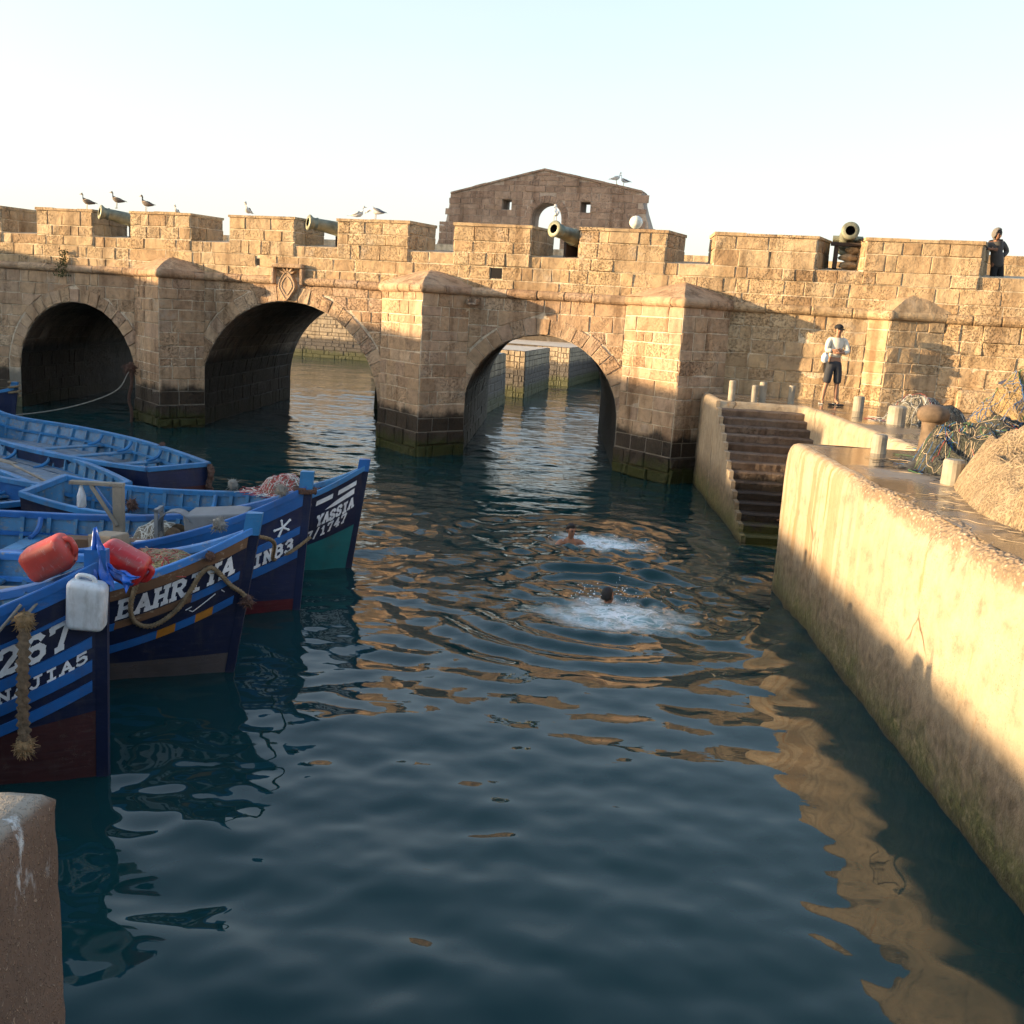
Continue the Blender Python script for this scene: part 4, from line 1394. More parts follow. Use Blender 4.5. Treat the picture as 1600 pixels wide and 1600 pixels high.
FONT = {
    'A': [[(.08, 0), (.5, 1), (.92, 0)], [(.26, .34), (.74, .34)], [(-.08, 0), (.26, 0)], [(.72, 0), (1.08, 0)]],
    'B': [[(.18, 0), (.18, 1)], [(0, 1), (.62, 1), (.84, .86), (.84, .66), (.62, .53), (.2, .53)], [(.62, .53), (.92, .38), (.92, .15), (.66, 0), (0, 0)]],
    'H': [[(.16, 0), (.16, 1)], [(.84, 0), (.84, 1)], [(.16, .5), (.84, .5)], [(0, 0), (.34, 0)], [(.66, 0), (1, 0)], [(0, 1), (.34, 1)], [(.66, 1), (1, 1)]],
    'R': [[(.18, 0), (.18, 1)], [(0, 1), (.62, 1), (.86, .84), (.86, .64), (.62, .5), (.2, .5)], [(.5, .5), (.88, 0), (1.04, 0)], [(0, 0), (.36, 0)]],
    'I': [[(.5, 0), (.5, 1)], [(.2, 0), (.8, 0)], [(.2, 1), (.8, 1)]],
    'Y': [[(.1, 1), (.5, .5), (.9, 1)], [(.5, .5), (.5, 0)], [(-.06, 1), (.28, 1)], [(.72, 1), (1.06, 1)], [(.3, 0), (.7, 0)]],
    'N': [[(.14, 0), (.14, 1), (.84, 0), (.84, 1)], [(0, 0), (.3, 0)], [(.68, 1), (1, 1)], [(0, 1), (.14, 1)]],
    'J': [[(.68, 1), (.68, .2), (.5, 0), (.25, 0), (.1, .2)], [(.4, 1), (.96, 1)]],
    'Z': [[(.1, .8), (.1, 1), (.9, 1), (.1, 0), (.9, 0), (.9, .2)]],
    'S': [[(.86, .76), (.86, .9), (.66, 1), (.34, 1), (.14, .86), (.14, .66), (.34, .55), (.66, .46), (.86, .34), (.86, .14), (.66, 0), (.34, 0), (.14, .1), (.14, .26)]],
    '2': [[(.12, .72), (.16, .9), (.36, 1), (.66, 1), (.86, .86), (.86, .64), (.12, .04), (.9, .04), (.92, .2)]],
    '6': [[(.84, .84), (.66, 1), (.38, 1), (.16, .8), (.12, .4), (.18, .14), (.38, 0), (.64, 0), (.86, .14), (.88, .38), (.68, .54), (.4, .54), (.16, .38)]],
    '7': [[(.1, .8), (.1, 1), (.9, 1), (.42, 0)], [(.26, 0), (.58, 0)]],
    '5': [[(.84, 1), (.2, 1), (.16, .56), (.6, .62), (.86, .46), (.86, .2), (.64, 0), (.34, 0), (.12, .16)]],
    '3': [[(.14, .84), (.34, 1), (.66, 1), (.86, .84), (.84, .66), (.6, .53), (.4, .53)], [(.6, .53), (.88, .4), (.88, .16), (.66, 0), (.34, 0), (.12, .16)]],
    '1': [[(.26, .78), (.5, 1), (.5, 0)], [(.22, 0), (.78, 0)]],
    '4': [[(.7, 0), (.7, 1), (.1, .3), (.96, .3)], [(.5, 0), (.9, 0)]],
    '/': [[(.2, -.1), (.8, 1.1)]],
}


def lettering(hull, text, s_left, s_right, h_top, hgt, th=0.2, side=-1, jit=0.0, seed=0, slant=0.0):
    """painted letters: strokes laid on the hull surface a few millimetres proud; s runs aft from the stem"""
    rg = random.Random(seed)
    n = len(text)
    cw = (s_left - s_right) / n
    out = []
    lay = 0.004
    for i, ch in enumerate(text):
        if ch not in FONT: continue
        V, F = [], []
        ox = s_left - cw * i
        jy = rg.uniform(-jit, jit)
        for pl in FONT[ch]:
            for a, b in zip(pl, pl[1:]):
                ax, ay = a[0] * 0.80 * cw, a[1] * hgt
                bx, by = b[0] * 0.80 * cw, b[1] * hgt
                d = Vector((bx - ax, by - ay, 0))
                if d.length < 1e-6: continue
                d.normalize()
                e = d * (th * hgt * 0.30)
                q = Vector((-d.y, d.x, 0)) * (th * hgt * 0.5)
                lay += 0.00004
                k = len(V)
                m = 3
                for jx in range(m + 1):
                    f = jx / m
                    c = Vector((ax, ay, 0)).lerp(Vector((bx, by, 0)), f) + (e if jx == m else (-e if jx == 0 else Vector((0, 0, 0))))
                    for w in (q, -q):
                        x, y = c.x + w.x + rg.uniform(-.018, .018) * hgt, c.y + w.y + jy + rg.uniform(-.022, .022) * hgt
                        V.append(tuple(hull.S(ox - x - slant * y, h_top + hgt - y, side, lay)))
                for jx in range(m):
                    F.append((k + 2 * jx, k + 2 * jx + 1, k + 2 * jx + 3, k + 2 * jx + 2))
        out.append((V, F))
    return out


def strip(hull, s0, s1, h0, h1, side=-1, thick=0.014, n=26, z_end=None):
    """raised strake on the hull between arc distances s0..s1, h0..h1 below the sheer"""
    V, F = [], []
    for i in range(n + 1):
        s = s0 + (s1 - s0) * i / n
        V += [tuple(hull.S(s, h0, side, 0.0)), tuple(hull.S(s, h0, side, thick)), tuple(hull.S(s, h1, side, thick)), tuple(hull.S(s, h1, side, 0.0))]
    for i in range(n):
        for j in range(3):
            a = 4 * i + j
            F.append((a, a + 1, a + 5, a + 4))
    F += [(0, 1, 2, 3), (4 * n + 3, 4 * n + 2, 4 * n + 1, 4 * n)]
    return V, F


def boat(name, loc, head, hull, label, top_mat, bot_mat, cut, gun_mat, inside=BLUEI, floor_z=0.32, floor_mat=DECKW, gunw=0.10, thw=(0.25, 0.5, 0.72), rib_n=16, foredeck=None, post_mat=None, post_h=0.16, post=True, group='blue wooden fishing boats moored side by side', gun_t=0.055):
    root = empty(name, loc, head, label, 'boat', group)
    h = hull
    NT = 44
    ts = [1 - (1 - i / NT) ** 1.35 for i in range(NT + 1)]
    V, F, mi = [], [], []

    def rows(t):
        zs = h.zs(t)
        zc = min(cut(t), zs - 0.05)
        r = [-0.6, -0.4, -0.2, 0.0] + [zc * k / 2 for k in (1, 2)]
        r += [zc + (zs - zc) * k / 6 for k in range(1, 7)]
        return r
    M = len(rows(0.5))
    for side in (-1, 1):
        k0 = len(V)
        for t in ts:
            for z in rows(t): V.append(tuple(h.P(t, z, side)))
        for i in range(NT):
            for j in range(M - 1):
                a = k0 + i * M + j
                F.append((a, a + M, a + M + 1, a + 1))
                mi.append(1 if j < 5 else 0)
    # transom
    a, b = 0, (NT + 1) * M
    for j in range(M - 1):
        F.append((a + j, a + j + 1, b + j + 1, b + j))
        mi.append(1 if j < 5 else 0)
    body = obj('hull', (V, F), [top_mat, bot_mat], root, smooth=True)
    body.data.polygons.foreach_set('material_index', mi)
    es = body.modifiers.new('edge', 'EDGE_SPLIT'); es.split_angle = R(50)
    # inner skin
    IN = 0.05
    V, F = [], []
    for side in (-1, 1):
        k0 = len(V)
        for i in range(NT - 1):
            t = 0.008 + ts[i] * 0.968
            zs = h.zs(t)
            for j in range(6):
                z = 0.05 + (zs - 0.02 - 0.05) * j / 5
                V.append((h.X(t, z), side * max(0.004, h.b(t, z) - IN), z))
        for i in range(NT - 2):
            for j in range(5):
                a = k0 + i * 6 + j
                F.append((a, a + 1, a + 7, a + 6))
    m = (NT - 1) * 6
    for j in range(5): F.append((j, j + 1, m + j + 1, m + j))
    obj('inner_planking', (V, F), inside, root, smooth=True)
    # floor boards
    fx0, fx1 = 0.012, 0.93
    nb = 7
    Bm = h.b(0.42, floor_z) - 0.06
    for q in range(nb):
        y0, y1 = -Bm + 2 * Bm * q / nb + 0.006, -Bm + 2 * Bm * (q + 1) / nb - 0.006
        V, F = [], []
        tt = np.linspace(fx0, fx1, 22)
        dz = rnd.uniform(-0.006, 0.006)
        for t in tt:
            lim = max(0.0, h.b(t, floor_z) - 0.06)
            a, b = max(-lim, min(lim, y0)), max(-lim, min(lim, y1))
            x = h.X(t, floor_z)
            V += [(x, a, floor_z + dz), (x, b, floor_z + dz)]
        for i in range(len(tt) - 1): F.append((2 * i, 2 * i + 2, 2 * i + 3, 2 * i + 1))
        obj('floor_board', (V, F), floor_mat, root)
    # gunwales, one each side
    for side in (-1, 1):
        V, F = [], []
        for t in ts:
            zs = h.zs(t)
            p = h.P(t, zs, side)
            wi = min(gunw * 0.75, max(0.0, abs(p.y) - 0.004))
            V += [(p.x, p.y + side * gunw * 0.25, zs - 0.02), (p.x, p.y + side * gunw * 0.25, zs + gun_t - 0.01), (p.x, p.y + side * (gunw * 0.25 - 0.012), zs + gun_t), (p.x, p.y - side * (wi - 0.01), zs + gun_t), (p.x, p.y - side * wi, zs + gun_t - 0.01), (p.x, p.y - side * wi, zs - 0.02)]
        for i in range(NT):
            for j in range(5):
                a = 6 * i + j
                F.append((a, a + 1, a + 7, a + 6))
        F += [tuple(range(6)), tuple(reversed(range(6 * NT, 6 * NT + 6)))]
        obj('gunwale', (V, F), gun_mat, root)
        # inner stringer
        V, F = [], []
        for i in range(NT - 3):
            t = 0.01 + ts[i] * 0.95
            z = h.zs(t) - 0.24
            y = side * max(0.0, h.b(t, z) - IN)
            x = h.X(t, z)
            yi = side * max(0.0, abs(y) - 0.045)
            V += [(x, y, z), (x, yi, z), (x, yi, z + 0.05), (x, y, z + 0.05)]
        for i in range(NT - 4):
            for j in range(3):
                a = 4 * i + j
                F.append((a, a + 1, a + 5, a + 4))
        obj('stringer', (V, F), gun_mat, root)
        # ribs
        for q in range(rib_n):
            t = 0.04 + 0.84 * q / (rib_n - 1)
            V, F = [], []
            for j in range(5):
                z = floor_z + (h.zs(t) - floor_z) * j / 4
                y = side * (h.b(t, z) - IN)
                x = h.X(t, z)
                V += [(x - 0.025, y, z), (x - 0.025, y - side * 0.05, z), (x + 0.025, y - side * 0.05, z), (x + 0.025, y, z)]
            for j in range(4):
                for k in range(3):
                    a = 4 * j + k
                    F.append((a, a + 1, a + 5, a + 4))
            obj('rib', (V, F), inside, root)
    # transom rail
    V0 = h.P(0, h.zs(0), 1)
    obj('transom_rail', box(V0.x - 0.03, V0.x + 0.07, -V0.y + 0.02, V0.y - 0.02, h.zs(0) - 0.03, h.zs(0) + gun_t - 0.004, 0.01), gun_mat, root)
    for t in thw:
        z = h.zs(t) - 0.30
        x = h.X(t, z)
        w = h.b(t, z) - 0.05
        obj('thwart', box(x - 0.11, x + 0.11, -w, w, z + 0.052, z + 0.09, 0.008), inside if t < 0.6 else OLDWOOD, root)
        for side in (-1, 1):      # curved knees
            kn = [(x - 0.02, side * w, z + 0.3), (x - 0.02, side * (w - 0.05), z + 0.2), (x - 0.02, side * (w - 0.16), z + 0.13), (x - 0.02, side * (w - 0.32), z + 0.105)]
            obj('knee', tube(smooth_path(kn, 4), [0.035] * 3 + [0.034] * 6 + [0.028] * 4, 6), gun_mat, root)
    if foredeck:
        t0, dz, mt = foredeck
        V, F = [], []
        tt = np.linspace(t0, 0.985, 12)
        for t in tt:
            z = h.zs(t) - dz
            w = max(0.002, h.b(t, z) - IN)
            V += [(h.X(t, z), -w, z), (h.X(t, z), w, z)]
        for i in range(11): F.append((2 * i, 2 * i + 2, 2 * i + 3, 2 * i + 1))
        F.append((0, 1, len(V) + 1, len(V)))
        wb_ = max(0.01, h.b(t0, floor_z) - IN)
        V += [(V[0][0], -wb_, floor_z), (V[1][0], wb_, floor_z)]
        obj('foredeck', (V, F), mt, root)
    if post:
        # stem post
        pts = []
        V, F = [], []
        for z in (-0.55, -0.2, 0.0, 0.3, 0.6, 0.9, 1.2, h.zb - 0.05, h.zb + 0.05, h.zb + post_h):
            x = h.X(1.0, z)
            w = 0.035 if z < h.zb - 0.06 else 0.06
            bk = 0.055 if z < h.zb - 0.06 else 0.12
            V += [(x - bk, -w, z), (x + 0.03, -w * 0.6, z), (x + 0.03, w * 0.6, z), (x - bk, w, z)]
        n = len(V) // 4
        for i in range(n - 1):
            for j in range(4):
                a, b = 4 * i + j, 4 * i + (j + 1) % 4
                F.append((a, b, b + 4, a + 4))
        F.append((4 * n - 4, 4 * n - 3, 4 * n - 2, 4 * n - 1))
        ms = [top_mat, post_mat or gun_mat]
        st = obj('stem_post', (V, F), ms, root)
        st.data.polygons.foreach_set('material_index', [1 if i >= (n - 3) * 4 else 0 for i in range(len(F))])
    return root


HB = R(3)
# ---- nearest boat: number and name
h1 = Hull(6.4, 1.08, 1.68, 0.85, 1.0, 0.06, shp=3.0)
h1.rake = 0.02
b1 = boat('fishing_boat', (-3.27, 6.99, 0), R(2), h1, 'navy fishing boat numbered 2267 and lettered NAJIA5, nearest the viewer', NAVY, MAROON, lambda t: 0.05 + 0.5 * max(0, (t - 0.62) / 0.38), BLUE2, foredeck=(0.80, 0.12, BLUEI), thw=(0.25, 0.5), post_h=0.12, post_mat=BLUE2)
for (a, b, m) in ((0.0, 0.10, BLUE2), (0.235, 0.265, BLUE2), (0.50, 0.585, BLUE2), (0.685, 0.775, BLUE2), (0.85, 0.935, BLUE2)):
    for side in (-1, 1):
        obj('strake', strip(h1, 0.10 if a > .3 else 0.06, 4.2, a, b, side), m, b1)
[obj('painted_letter', q, WHITE, b1) for q in lettering(h1, '2267', 0.98, 0.22, 0.285, 0.18, 0.24, seed=1)]
[obj('painted_letter', q, WHITE, b1) for q in lettering(h1, 'NAJIA5', 0.80, 0.11, 0.598, 0.078, 0.26, seed=2)]

# ---- second boat
h2 = Hull(6.2, 1.06, 1.46, 0.76, 0.95, 0.24, shp=3.8)
b2 = boat('fishing_boat', (-3.06, 9.36, 0), R(4), h2, 'navy fishing boat lettered BAHRIYA with orange dashes along its lower stripe', NAVY, GREYB, lambda t: 0.14 + 0.05 * t, BLUE3, foredeck=(0.86, 0.10, BLUEI), thw=(0.3, 0.55), post_h=0.17, post_mat=BLUE)
for side in (-1, 1):
    obj('strake', strip(h2, 0.10, 4.0, 0.012, 0.125, side, 0.018), BARE, b2)
    obj('strake', strip(h2, 0.12, 0.62, 0.36, 0.44, side), BLUE2, b2)
    obj('strake', strip(h2, 0.62, 1.35, 0.36, 0.43, side), BARE, b2)
    obj('strake', strip(h2, 1.35, 3.6, 0.37, 0.44, side), BLUE2, b2)
    for s0, s1, m in ((0.14, 0.36, BLUE2), (0.36, 0.54, ORANGE), (0.54, 0.74, BLUE2), (0.74, 0.92, ORANGE), (0.92, 2.6, BLUE2)):
        obj('strake', strip(h2, s0, s1, 0.60, 0.68, side, 0.012, 8), m, b2)
[obj('painted_letter', q, WHITE, b2) for q in lettering(h2, 'BAHRIYA', 1.34, 0.17, 0.16, 0.165, 0.25, seed=3)]
# worn scribble of white paint beside the lower stripe
obj('paint_mark', join(*[tube([h2.S(s, hh, -1, 0.006) for s, hh in pl], 0.005, 5) for pl in ([(0.62, 0.52), (0.58, 0.55), (0.52, 0.53), (0.44, 0.50), (0.36, 0.47)], [(0.66, 0.50), (0.60, 0.49)], [(0.30, 0.46), (0.26, 0.50)])]), WHITE, b2)

# ---- third boat
h3 = Hull(6.0, 1.02, 1.52, 0.75, 0.9, 0.12, shp=3.0)
b3 = boat('fishing_boat', (-2.93, 11.42, 0), R(3), h3, 'blue-topped navy fishing boat lettered ZINB3 with a white star', NAVY2, DKRED, lambda t: 0.10 + 0.06 * t, BLUE2, foredeck=(0.90, 0.10, BLUEI), thw=(0.2, 0.42), post_h=0.20, post_mat=BLUE)
for side in (-1, 1):
    for (a, b, m) in ((0.0, 0.17, BLUE2), (0.42, 0.51, BLUE2), (0.70, 0.80, BLUE2)):
        obj('strake', strip(h3, 0.09, 3.6, a, b, side, 0.016), m, b3)
[obj('painted_letter', q, WHITE, b3) for q in lettering(h3, 'ZINB3', 0.80, 0.14, 0.535, 0.135, 0.26, seed=4)]
star = []
for k in range(5):
    a = math.pi / 2 + 2 * math.pi * k / 5 + 0.25
    cx, cy = 0.33, 0.325
    p0, p1 = (cx, cy), (cx - 0.105 * math.cos(a), cy - 0.095 * math.sin(a))
    star.append(tube([h3.S(p0[0], p0[1], -1, 0.004), h3.S(p1[0], p1[1], -1, 0.004)], 0.013, 6))
    star.append(xf(blob(0.018, 0.018, 0.018, 0, 0, 1), Matrix.Translation(h3.S(p1[0], p1[1], -1, 0.004))))
obj('star_emblem', join(*star), WHITE, b3)

# ---- fourth boat, teal bottom
h4 = Hull(4.3, 0.98, 1.44, 0.74, 0.92, 0.2, shp=3.0)
b4 = boat('fishing_boat', (-2.76, 13.65, 0), R(4), h4, 'teal-bottomed navy fishing boat lettered SI YASSIA, farthest of the moored bows', NAVY, TEAL, lambda t: 0.10 + 0.55 * max(0, (t - 0.35) / 0.65) ** 3, BLUE, foredeck=(0.82, 0.14, OLDWOOD), thw=(0.2, 0.5), post_h=0.12, post_mat=BLUE2)
for s0, s1 in ((0.16, 0.47), (0.56, 0.82), (0.90, 1.3)):
    obj('paint_dash', strip(h4, s0, s1, 0.10, 0.165, -1, 0.004, 8), WHITE, b4)
V = [tuple(h4.S(s, hh, -1, 0.005)) for s, hh in ((0.18, 0.20), (0.5, 0.235), (0.66, 0.29), (0.5, 0.30), (0.17, 0.285))]
obj('paint_dash', (V, [(0, 1, 2, 3, 4)]), WHITE, b4)
[obj('painted_letter', q, WHITE, b4) for q in lettering(h4, 'SI YASSIA', 1.06, 0.13, 0.35, 0.13, 0.27, seed=5, jit=0.008)]
[obj('painted_letter', q, WHITE, b4) for q in lettering(h4, '7/1747', 0.88, 0.22, 0.535, 0.11, 0.25, seed=6, jit=0.008)]

# ---- boats with their sterns this way
h5 = Hull(8.6, 1.2, 1.5, 0.62, 0.66, 0.25, bt=0.52, shp=14.0)
b5h = math.atan2(0.60, -0.80)
c5 = Vector((-6.52, 17.0, 0)) + Vector((-0.80, 0.60, 0)) * 8.6
b5 = boat('rowing_boat', c5, b5h, h5, 'open blue wooden boat with worn transom towards the viewer, nearest the bridge', NAVY2, MAROON, lambda t: 0.30, BLUE, floor_z=0.2, thw=(0.10, 0.25, 0.40, 0.53), group='open blue boats moored stern out')
h6 = Hull(7.4, 1.05, 1.3, 0.60, 0.62, 0.25, bt=0.5, shp=14.0)
b6h = math.atan2(0.58, -0.815)
c6 = Vector((-6.98, 14.95, 0)) + Vector((-0.815, 0.58, 0)) * 7.4
b6 = boat('rowing_boat', c6, b6h, h6, 'open blue wooden boat with a broad plank deck, middle of the three sterns', BLUE2, DKRED, lambda t: 0.2, BLUE, floor_z=0.4, thw=(0.45, 0.6), group='open blue boats moored stern out')
h7 = Hull(6.2, 0.9, 1.3, 0.58, 0.60, 0.25, bt=0.5, shp=14.0)
c7 = Vector((-7.42, 13.55, 0)) + Vector((-0.815, 0.58, 0)) * 6.2
b7 = boat('rowing_boat', c7, b6h, h7, 'small dark-sided blue boat at the left edge, only its stern in view', NAVY, NAVY, lambda t: 0.15, BLUE, floor_z=0.3, thw=(0.3, 0.5), group='open blue boats moored stern out')

h8 = Hull(6.0, 0.95, 1.14, 0.66, 0.8, 0.15, shp=3.0)
b8 = boat('rowing_boat', (-13.22, 23.65, 0), R(-4), h8, 'blue boat bow post with rope at the left edge, below the left arch', NAVY2, MAROON, lambda t: 0.2, BLUE, floor_z=0.3, thw=(0.3, 0.5), group='open blue boats moored stern out')


# ------------------------------------------------------------------ gear on and around the boats
def l2w(b, x, y, z):
    c, s = math.cos(b.rotation_euler.z), math.sin(b.rotation_euler.z)
    return Vector((b.location.x + c * x - s * y, b.location.y + s * x + c * y, b.location.z + z))


def w_of(b, hull, sa, h, off=0.0, side=-1):
    p = hull.S(sa, h, side, off)
    return l2w(b, p.x, p.y, p.z)


def tuft(name, r, n, mat, loc, parent=None, seed=0, ln=1.0, up_=0.0):
    """frayed rope end: many short fibres"""
    rg = random.Random(seed)
    parts = [blob(r * 0.72, r * 0.72, r * 0.75, 0.4, seed, 2, 3)]
    for i in range(n * 4):
        a, e = rg.uniform(0, 6.283), rg.uniform(-1.2, 1.3)
        d = Vector((math.cos(a) * math.cos(e), math.sin(a) * math.cos(e), math.sin(e) + up_))
        L = r * rg.uniform(0.6, 1.05) * ln
        b = d * L + Vector((rg.uniform(-1, 1), rg.uniform(-1, 1), rg.uniform(-1.2, 0.4))) * r * 0.4
        parts.append(tube([d * r * 0.3, d * L * 0.7, b], [r * 0.07, r * 0.06, r * 0.02], 3))
    vf = join(*parts)
    return vf


# thick rope fender on the nearest boat
ROPEF = plain('old_fender_rope', (0.15, 0.105, 0.065), 0.95, 0.4, 25, 0.6)
FEND = plain('manila_rope', (0.26, 0.165, 0.08), 0.95, 0.4, 25, 0.6)
ftop, = [w_of(b1, h1, 0.60, 0.12, 0.07)]
fbot = Vector((ftop.x + 0.02, ftop.y - 0.10, 0.42))
fender = empty('rope_fender', (ftop.x, ftop.y, fbot.z), 0, 'thick tan rope fender hanging down the side of the nearest boat', 'fender')
obj('rope', rope([ftop + Vector((0, 0, 0.02)), ftop.lerp(fbot, 0.35) + Vector((0.01, -0.04, 0)), ftop.lerp(fbot, 0.7) + Vector((0, -0.02, 0)), fbot], 0.052, 9), ROPEF, fender, True, True)
obj('knot', xf(tuft('k', 0.085, 60, FEND, None, seed=1, ln=0.9), Matrix.Translation(ftop + Vector((0, -0.01, 0.03)))), FEND, fender, True)
obj('knot', xf(tuft('k', 0.09, 70, FEND, None, seed=2, ln=0.9), Matrix.Translation(fbot)), FEND, fender, True)
obj('lanyard', tube([ftop + Vector((0, 0, 0.05)), ftop + Vector((0.05, 0.12, 0.14)), ftop + Vector((0.02, 0.35, 0.1))], 0.012, 6), ROPEG, fender, True)
ml = obj('mooring_line', tube(smooth_path([w_of(b1, h1, 0.62, -0.02, 0.04), w_of(b1, h1, 0.95, 0.25, 0.10), w_of(b1, h1, 1.3, 0.7, 0.2), Vector((-4.6, 5.9, 0.3))], 5), 0.012, 6), ROPEG)
tag(ml, 'thin grey line slanting down the side of the nearest boat', 'rope')


def jerrycan(w, d, h, mat, capm, ribs=False):
    bm = bmesh.new()
    bmesh.ops.create_cube(bm, size=1)
    for q in bm.verts: q.co = Vector((q.co.x * w, q.co.y * d, q.co.z * h + h / 2))
    bmesh.ops.bevel(bm, geom=bm.edges[:], offset=min(w, d) * 0.30, segments=5, affect='EDGES', profile=0.5)
    for q in bm.verts:
        if q.co.z > h * 0.86 and q.co.x > w * 0.1: q.co.z -= (q.co.x / w - 0.1) * h * 0.16
        q.co += Vector((1, 1, 1)) * 0.004 * mnoise.noise(q.co * 9)
    v = from_bm(bm)
    bm.free()
    return v


def plastic(name, col, rough=0.35, tr=0.0):
    g = G(name, rough, spec=0.5)
    p = g.obj()
    c = g.mix(1.0, col, g.ramp(g.noise(p, 5, 5), [(0.3, 0.75), (0.7, 1.15)]), 'MULTIPLY')
    c = g.mix(g.ramp(g.noise(g.scaled(p, (1, 1, 0.3)), 9, 5, 0.7), [(0.48, 0.0), (0.75, 0.6)]), c, (0.16, 0.13, 0.10))
    sc_ = g.ramp(g.noise(g.scaled(p, (1, 1, 3)), 14, 4, 0.7), [(0.60, 0.0), (0.7, 0.6)])
    c = g.mix(sc_, c, tuple(min(1, q * 0.5 + 0.25) for q in col))
    g.b.inputs['Subsurface Weight'].default_value = tr
    g.b.inputs['Subsurface Radius'].default_value = (0.02, 0.01, 0.01)
    return g.out(c, None, g.bump(g.noise(p, 6, 3), 0.15, 0.03))


REDP = plastic('red_plastic', (0.46, 0.022, 0.024))
REDF = plastic('faded_red_plastic', (0.52, 0.055, 0.035), 0.5)
WHP = plastic('milky_plastic', (0.62, 0.64, 0.66), 0.4, 0.15)
BAG = plastic('blue_bag', (0.01, 0.12, 0.55), 0.3)
bowtop = l2w(b1, 0, 0, h1.zb)


def can(name, loc, rot, size, mat, label):
    c = empty(name, loc, 0, label, 'jerrycan', 'plastic jerrycans hung on the boats as fenders')
    c.rotation_euler = rot
    w, d, h = size
    obj('body', jerrycan(w, d, h, mat, mat), mat, c, smooth=True)
    hd = smooth_path([(-w * 0.30, 0, h * 0.96), (-w * 0.22, 0, h * 1.07), (w * 0.10, 0, h * 1.05), (w * 0.22, 0, h * 0.93)], 4)
    obj('handle', tube(hd, d * 0.10, 8), mat, c, smooth=True)
    obj('spout_cap', xf(lathe([(0.03, 0), (0.032, 0.03), (0.028, 0.036)], 14), T(w * 0.30, 0, h * 0.86)), mat, c)
    return c


can('jerrycan', (-3.33, 6.86, 1.22), (R(3), R(4), R(8)), (0.275, 0.17, 0.385), WHP, 'white plastic jerrycan hanging from the nearest bow')
can('jerrycan', (-3.93, 7.18, 1.56), (R(20), R(60), R(25)), (0.27, 0.24, 0.38), REDF, 'faded red jerrycan lying on the nearest gunwale, left one')
can('jerrycan', (-3.38, 7.22, 1.72), (R(-12), R(118), R(-8)), (0.26, 0.24, 0.38), REDP, 'glossy red jerrycan partly under the blue bag, right one')
# torn blue plastic bag: knotted top, two ragged tails
V, F = [], []
for lobe, (sx, sz, ln_, wd) in enumerate(((0.12, -1.0, 0.46, 0.13), (0.95, -0.55, 0.30, 0.10))):
    k0 = len(V)
    for i in range(13):
        for j in range(9):
            u, v = i / 12, j / 8
            wv = (v - 0.5) * wd * (0.25 + 1.2 * u)
            q = Vector((u * 5 + lobe * 3, v * 5, 1.0))
            cr = 0.06 * mnoise.noise(q * 0.8) + 0.02 * mnoise.noise(q * 2.0)
            tear = 0.25 * abs(mnoise.noise(Vector((v * 6, lobe, 3)))) if i == 12 else 0
            l = ln_ * (u - tear)
            V.append((sx * l + wv * abs(sz), -0.05 * u + cr * (0.4 + u), (0.34 if lobe == 0 else 0.10) + sz * l + wv * sx * 0.7 + cr * 0.3))
    for i in range(12):
        for j in range(8):
            a = k0 + i * 9 + j
            F.append((a, a + 1, a + 10, a + 9))
bg_ = obj('plastic_bag', (V, F), BAG, None, smooth=True, loc=(-3.30, 6.98, 1.62))
bg_.rotation_euler = (0, 0, R(5))
md = bg_.modifiers.new('thickness', 'SOLIDIFY'); md.thickness = 0.004
tag(bg_, 'torn bright blue plastic bag tied at the bow above the white jerrycan', 'bag')
# pale timber bollard head on the nearest bow
wb = obj('wooden_crate', join(box(-0.13, 0.13, -0.10, 0.10, 0, 0.17, 0.01)), OLDWOOD, None, loc=(-3.62, 7.9, 1.52))
wb.rotation_euler = (0, R(-4), R(-20))
tag(wb, 'small pale wooden box behind the blue bag', 'box')

# rope slung along the second boat, and its tail
r2 = [w_of(b2, h2, s, hh, o) for s, hh, o in ((1.22, -0.02, 0.05), (1.24, 0.20, 0.06), (1.16, 0.40, 0.05), (0.98, 0.50, 0.05), (0.78, 0.44, 0.05), (0.66, 0.28, 0.05), (0.58, 0.15, 0.05), (0.48, 0.13, 0.05), (0.36, 0.26, 0.05), (0.22, 0.44, 0.05), (0.06, 0.60, 0.06), (0.0, 0.70, 0.09))]
rp = empty('slung_rope', r2[5], 0, 'brown rope slung in loops over the BAHRIYA bow', 'rope')
obj('strand', rope(r2, 0.028, 40), ROPE, rp, True, True)
obj('knot', xf(tuft('k', 0.075, 40, ROPED, None, seed=5), Matrix.Translation(r2[-1])), ROPED, rp, True)
obj('knot', xf(tuft('k', 0.06, 30, ROPED, None, seed=6), Matrix.Translation(w_of(b2, h2, 0.52, 0.0, 0.05))), ROPED, rp, True)
# line from the second to the third boat
r3 = [l2w(b2, h2.X(1, 1.45) - 0.02, 0.0, 1.40), l2w(b2, 0.30, 0.5, 1.22), w_of(b3, h3, 0.42, 0.66, 0.05), w_of(b3, h3, 0.16, 0.66, 0.05), l2w(b3, h3.X(1, 0.9) + 0.07, -0.02, 0.93)]
ro = obj('bow_line', rope(r3, 0.022, 24), ROPE)
tag(ro, 'tan bow line running from BAHRIYA across the ZINB3 bow', 'rope')
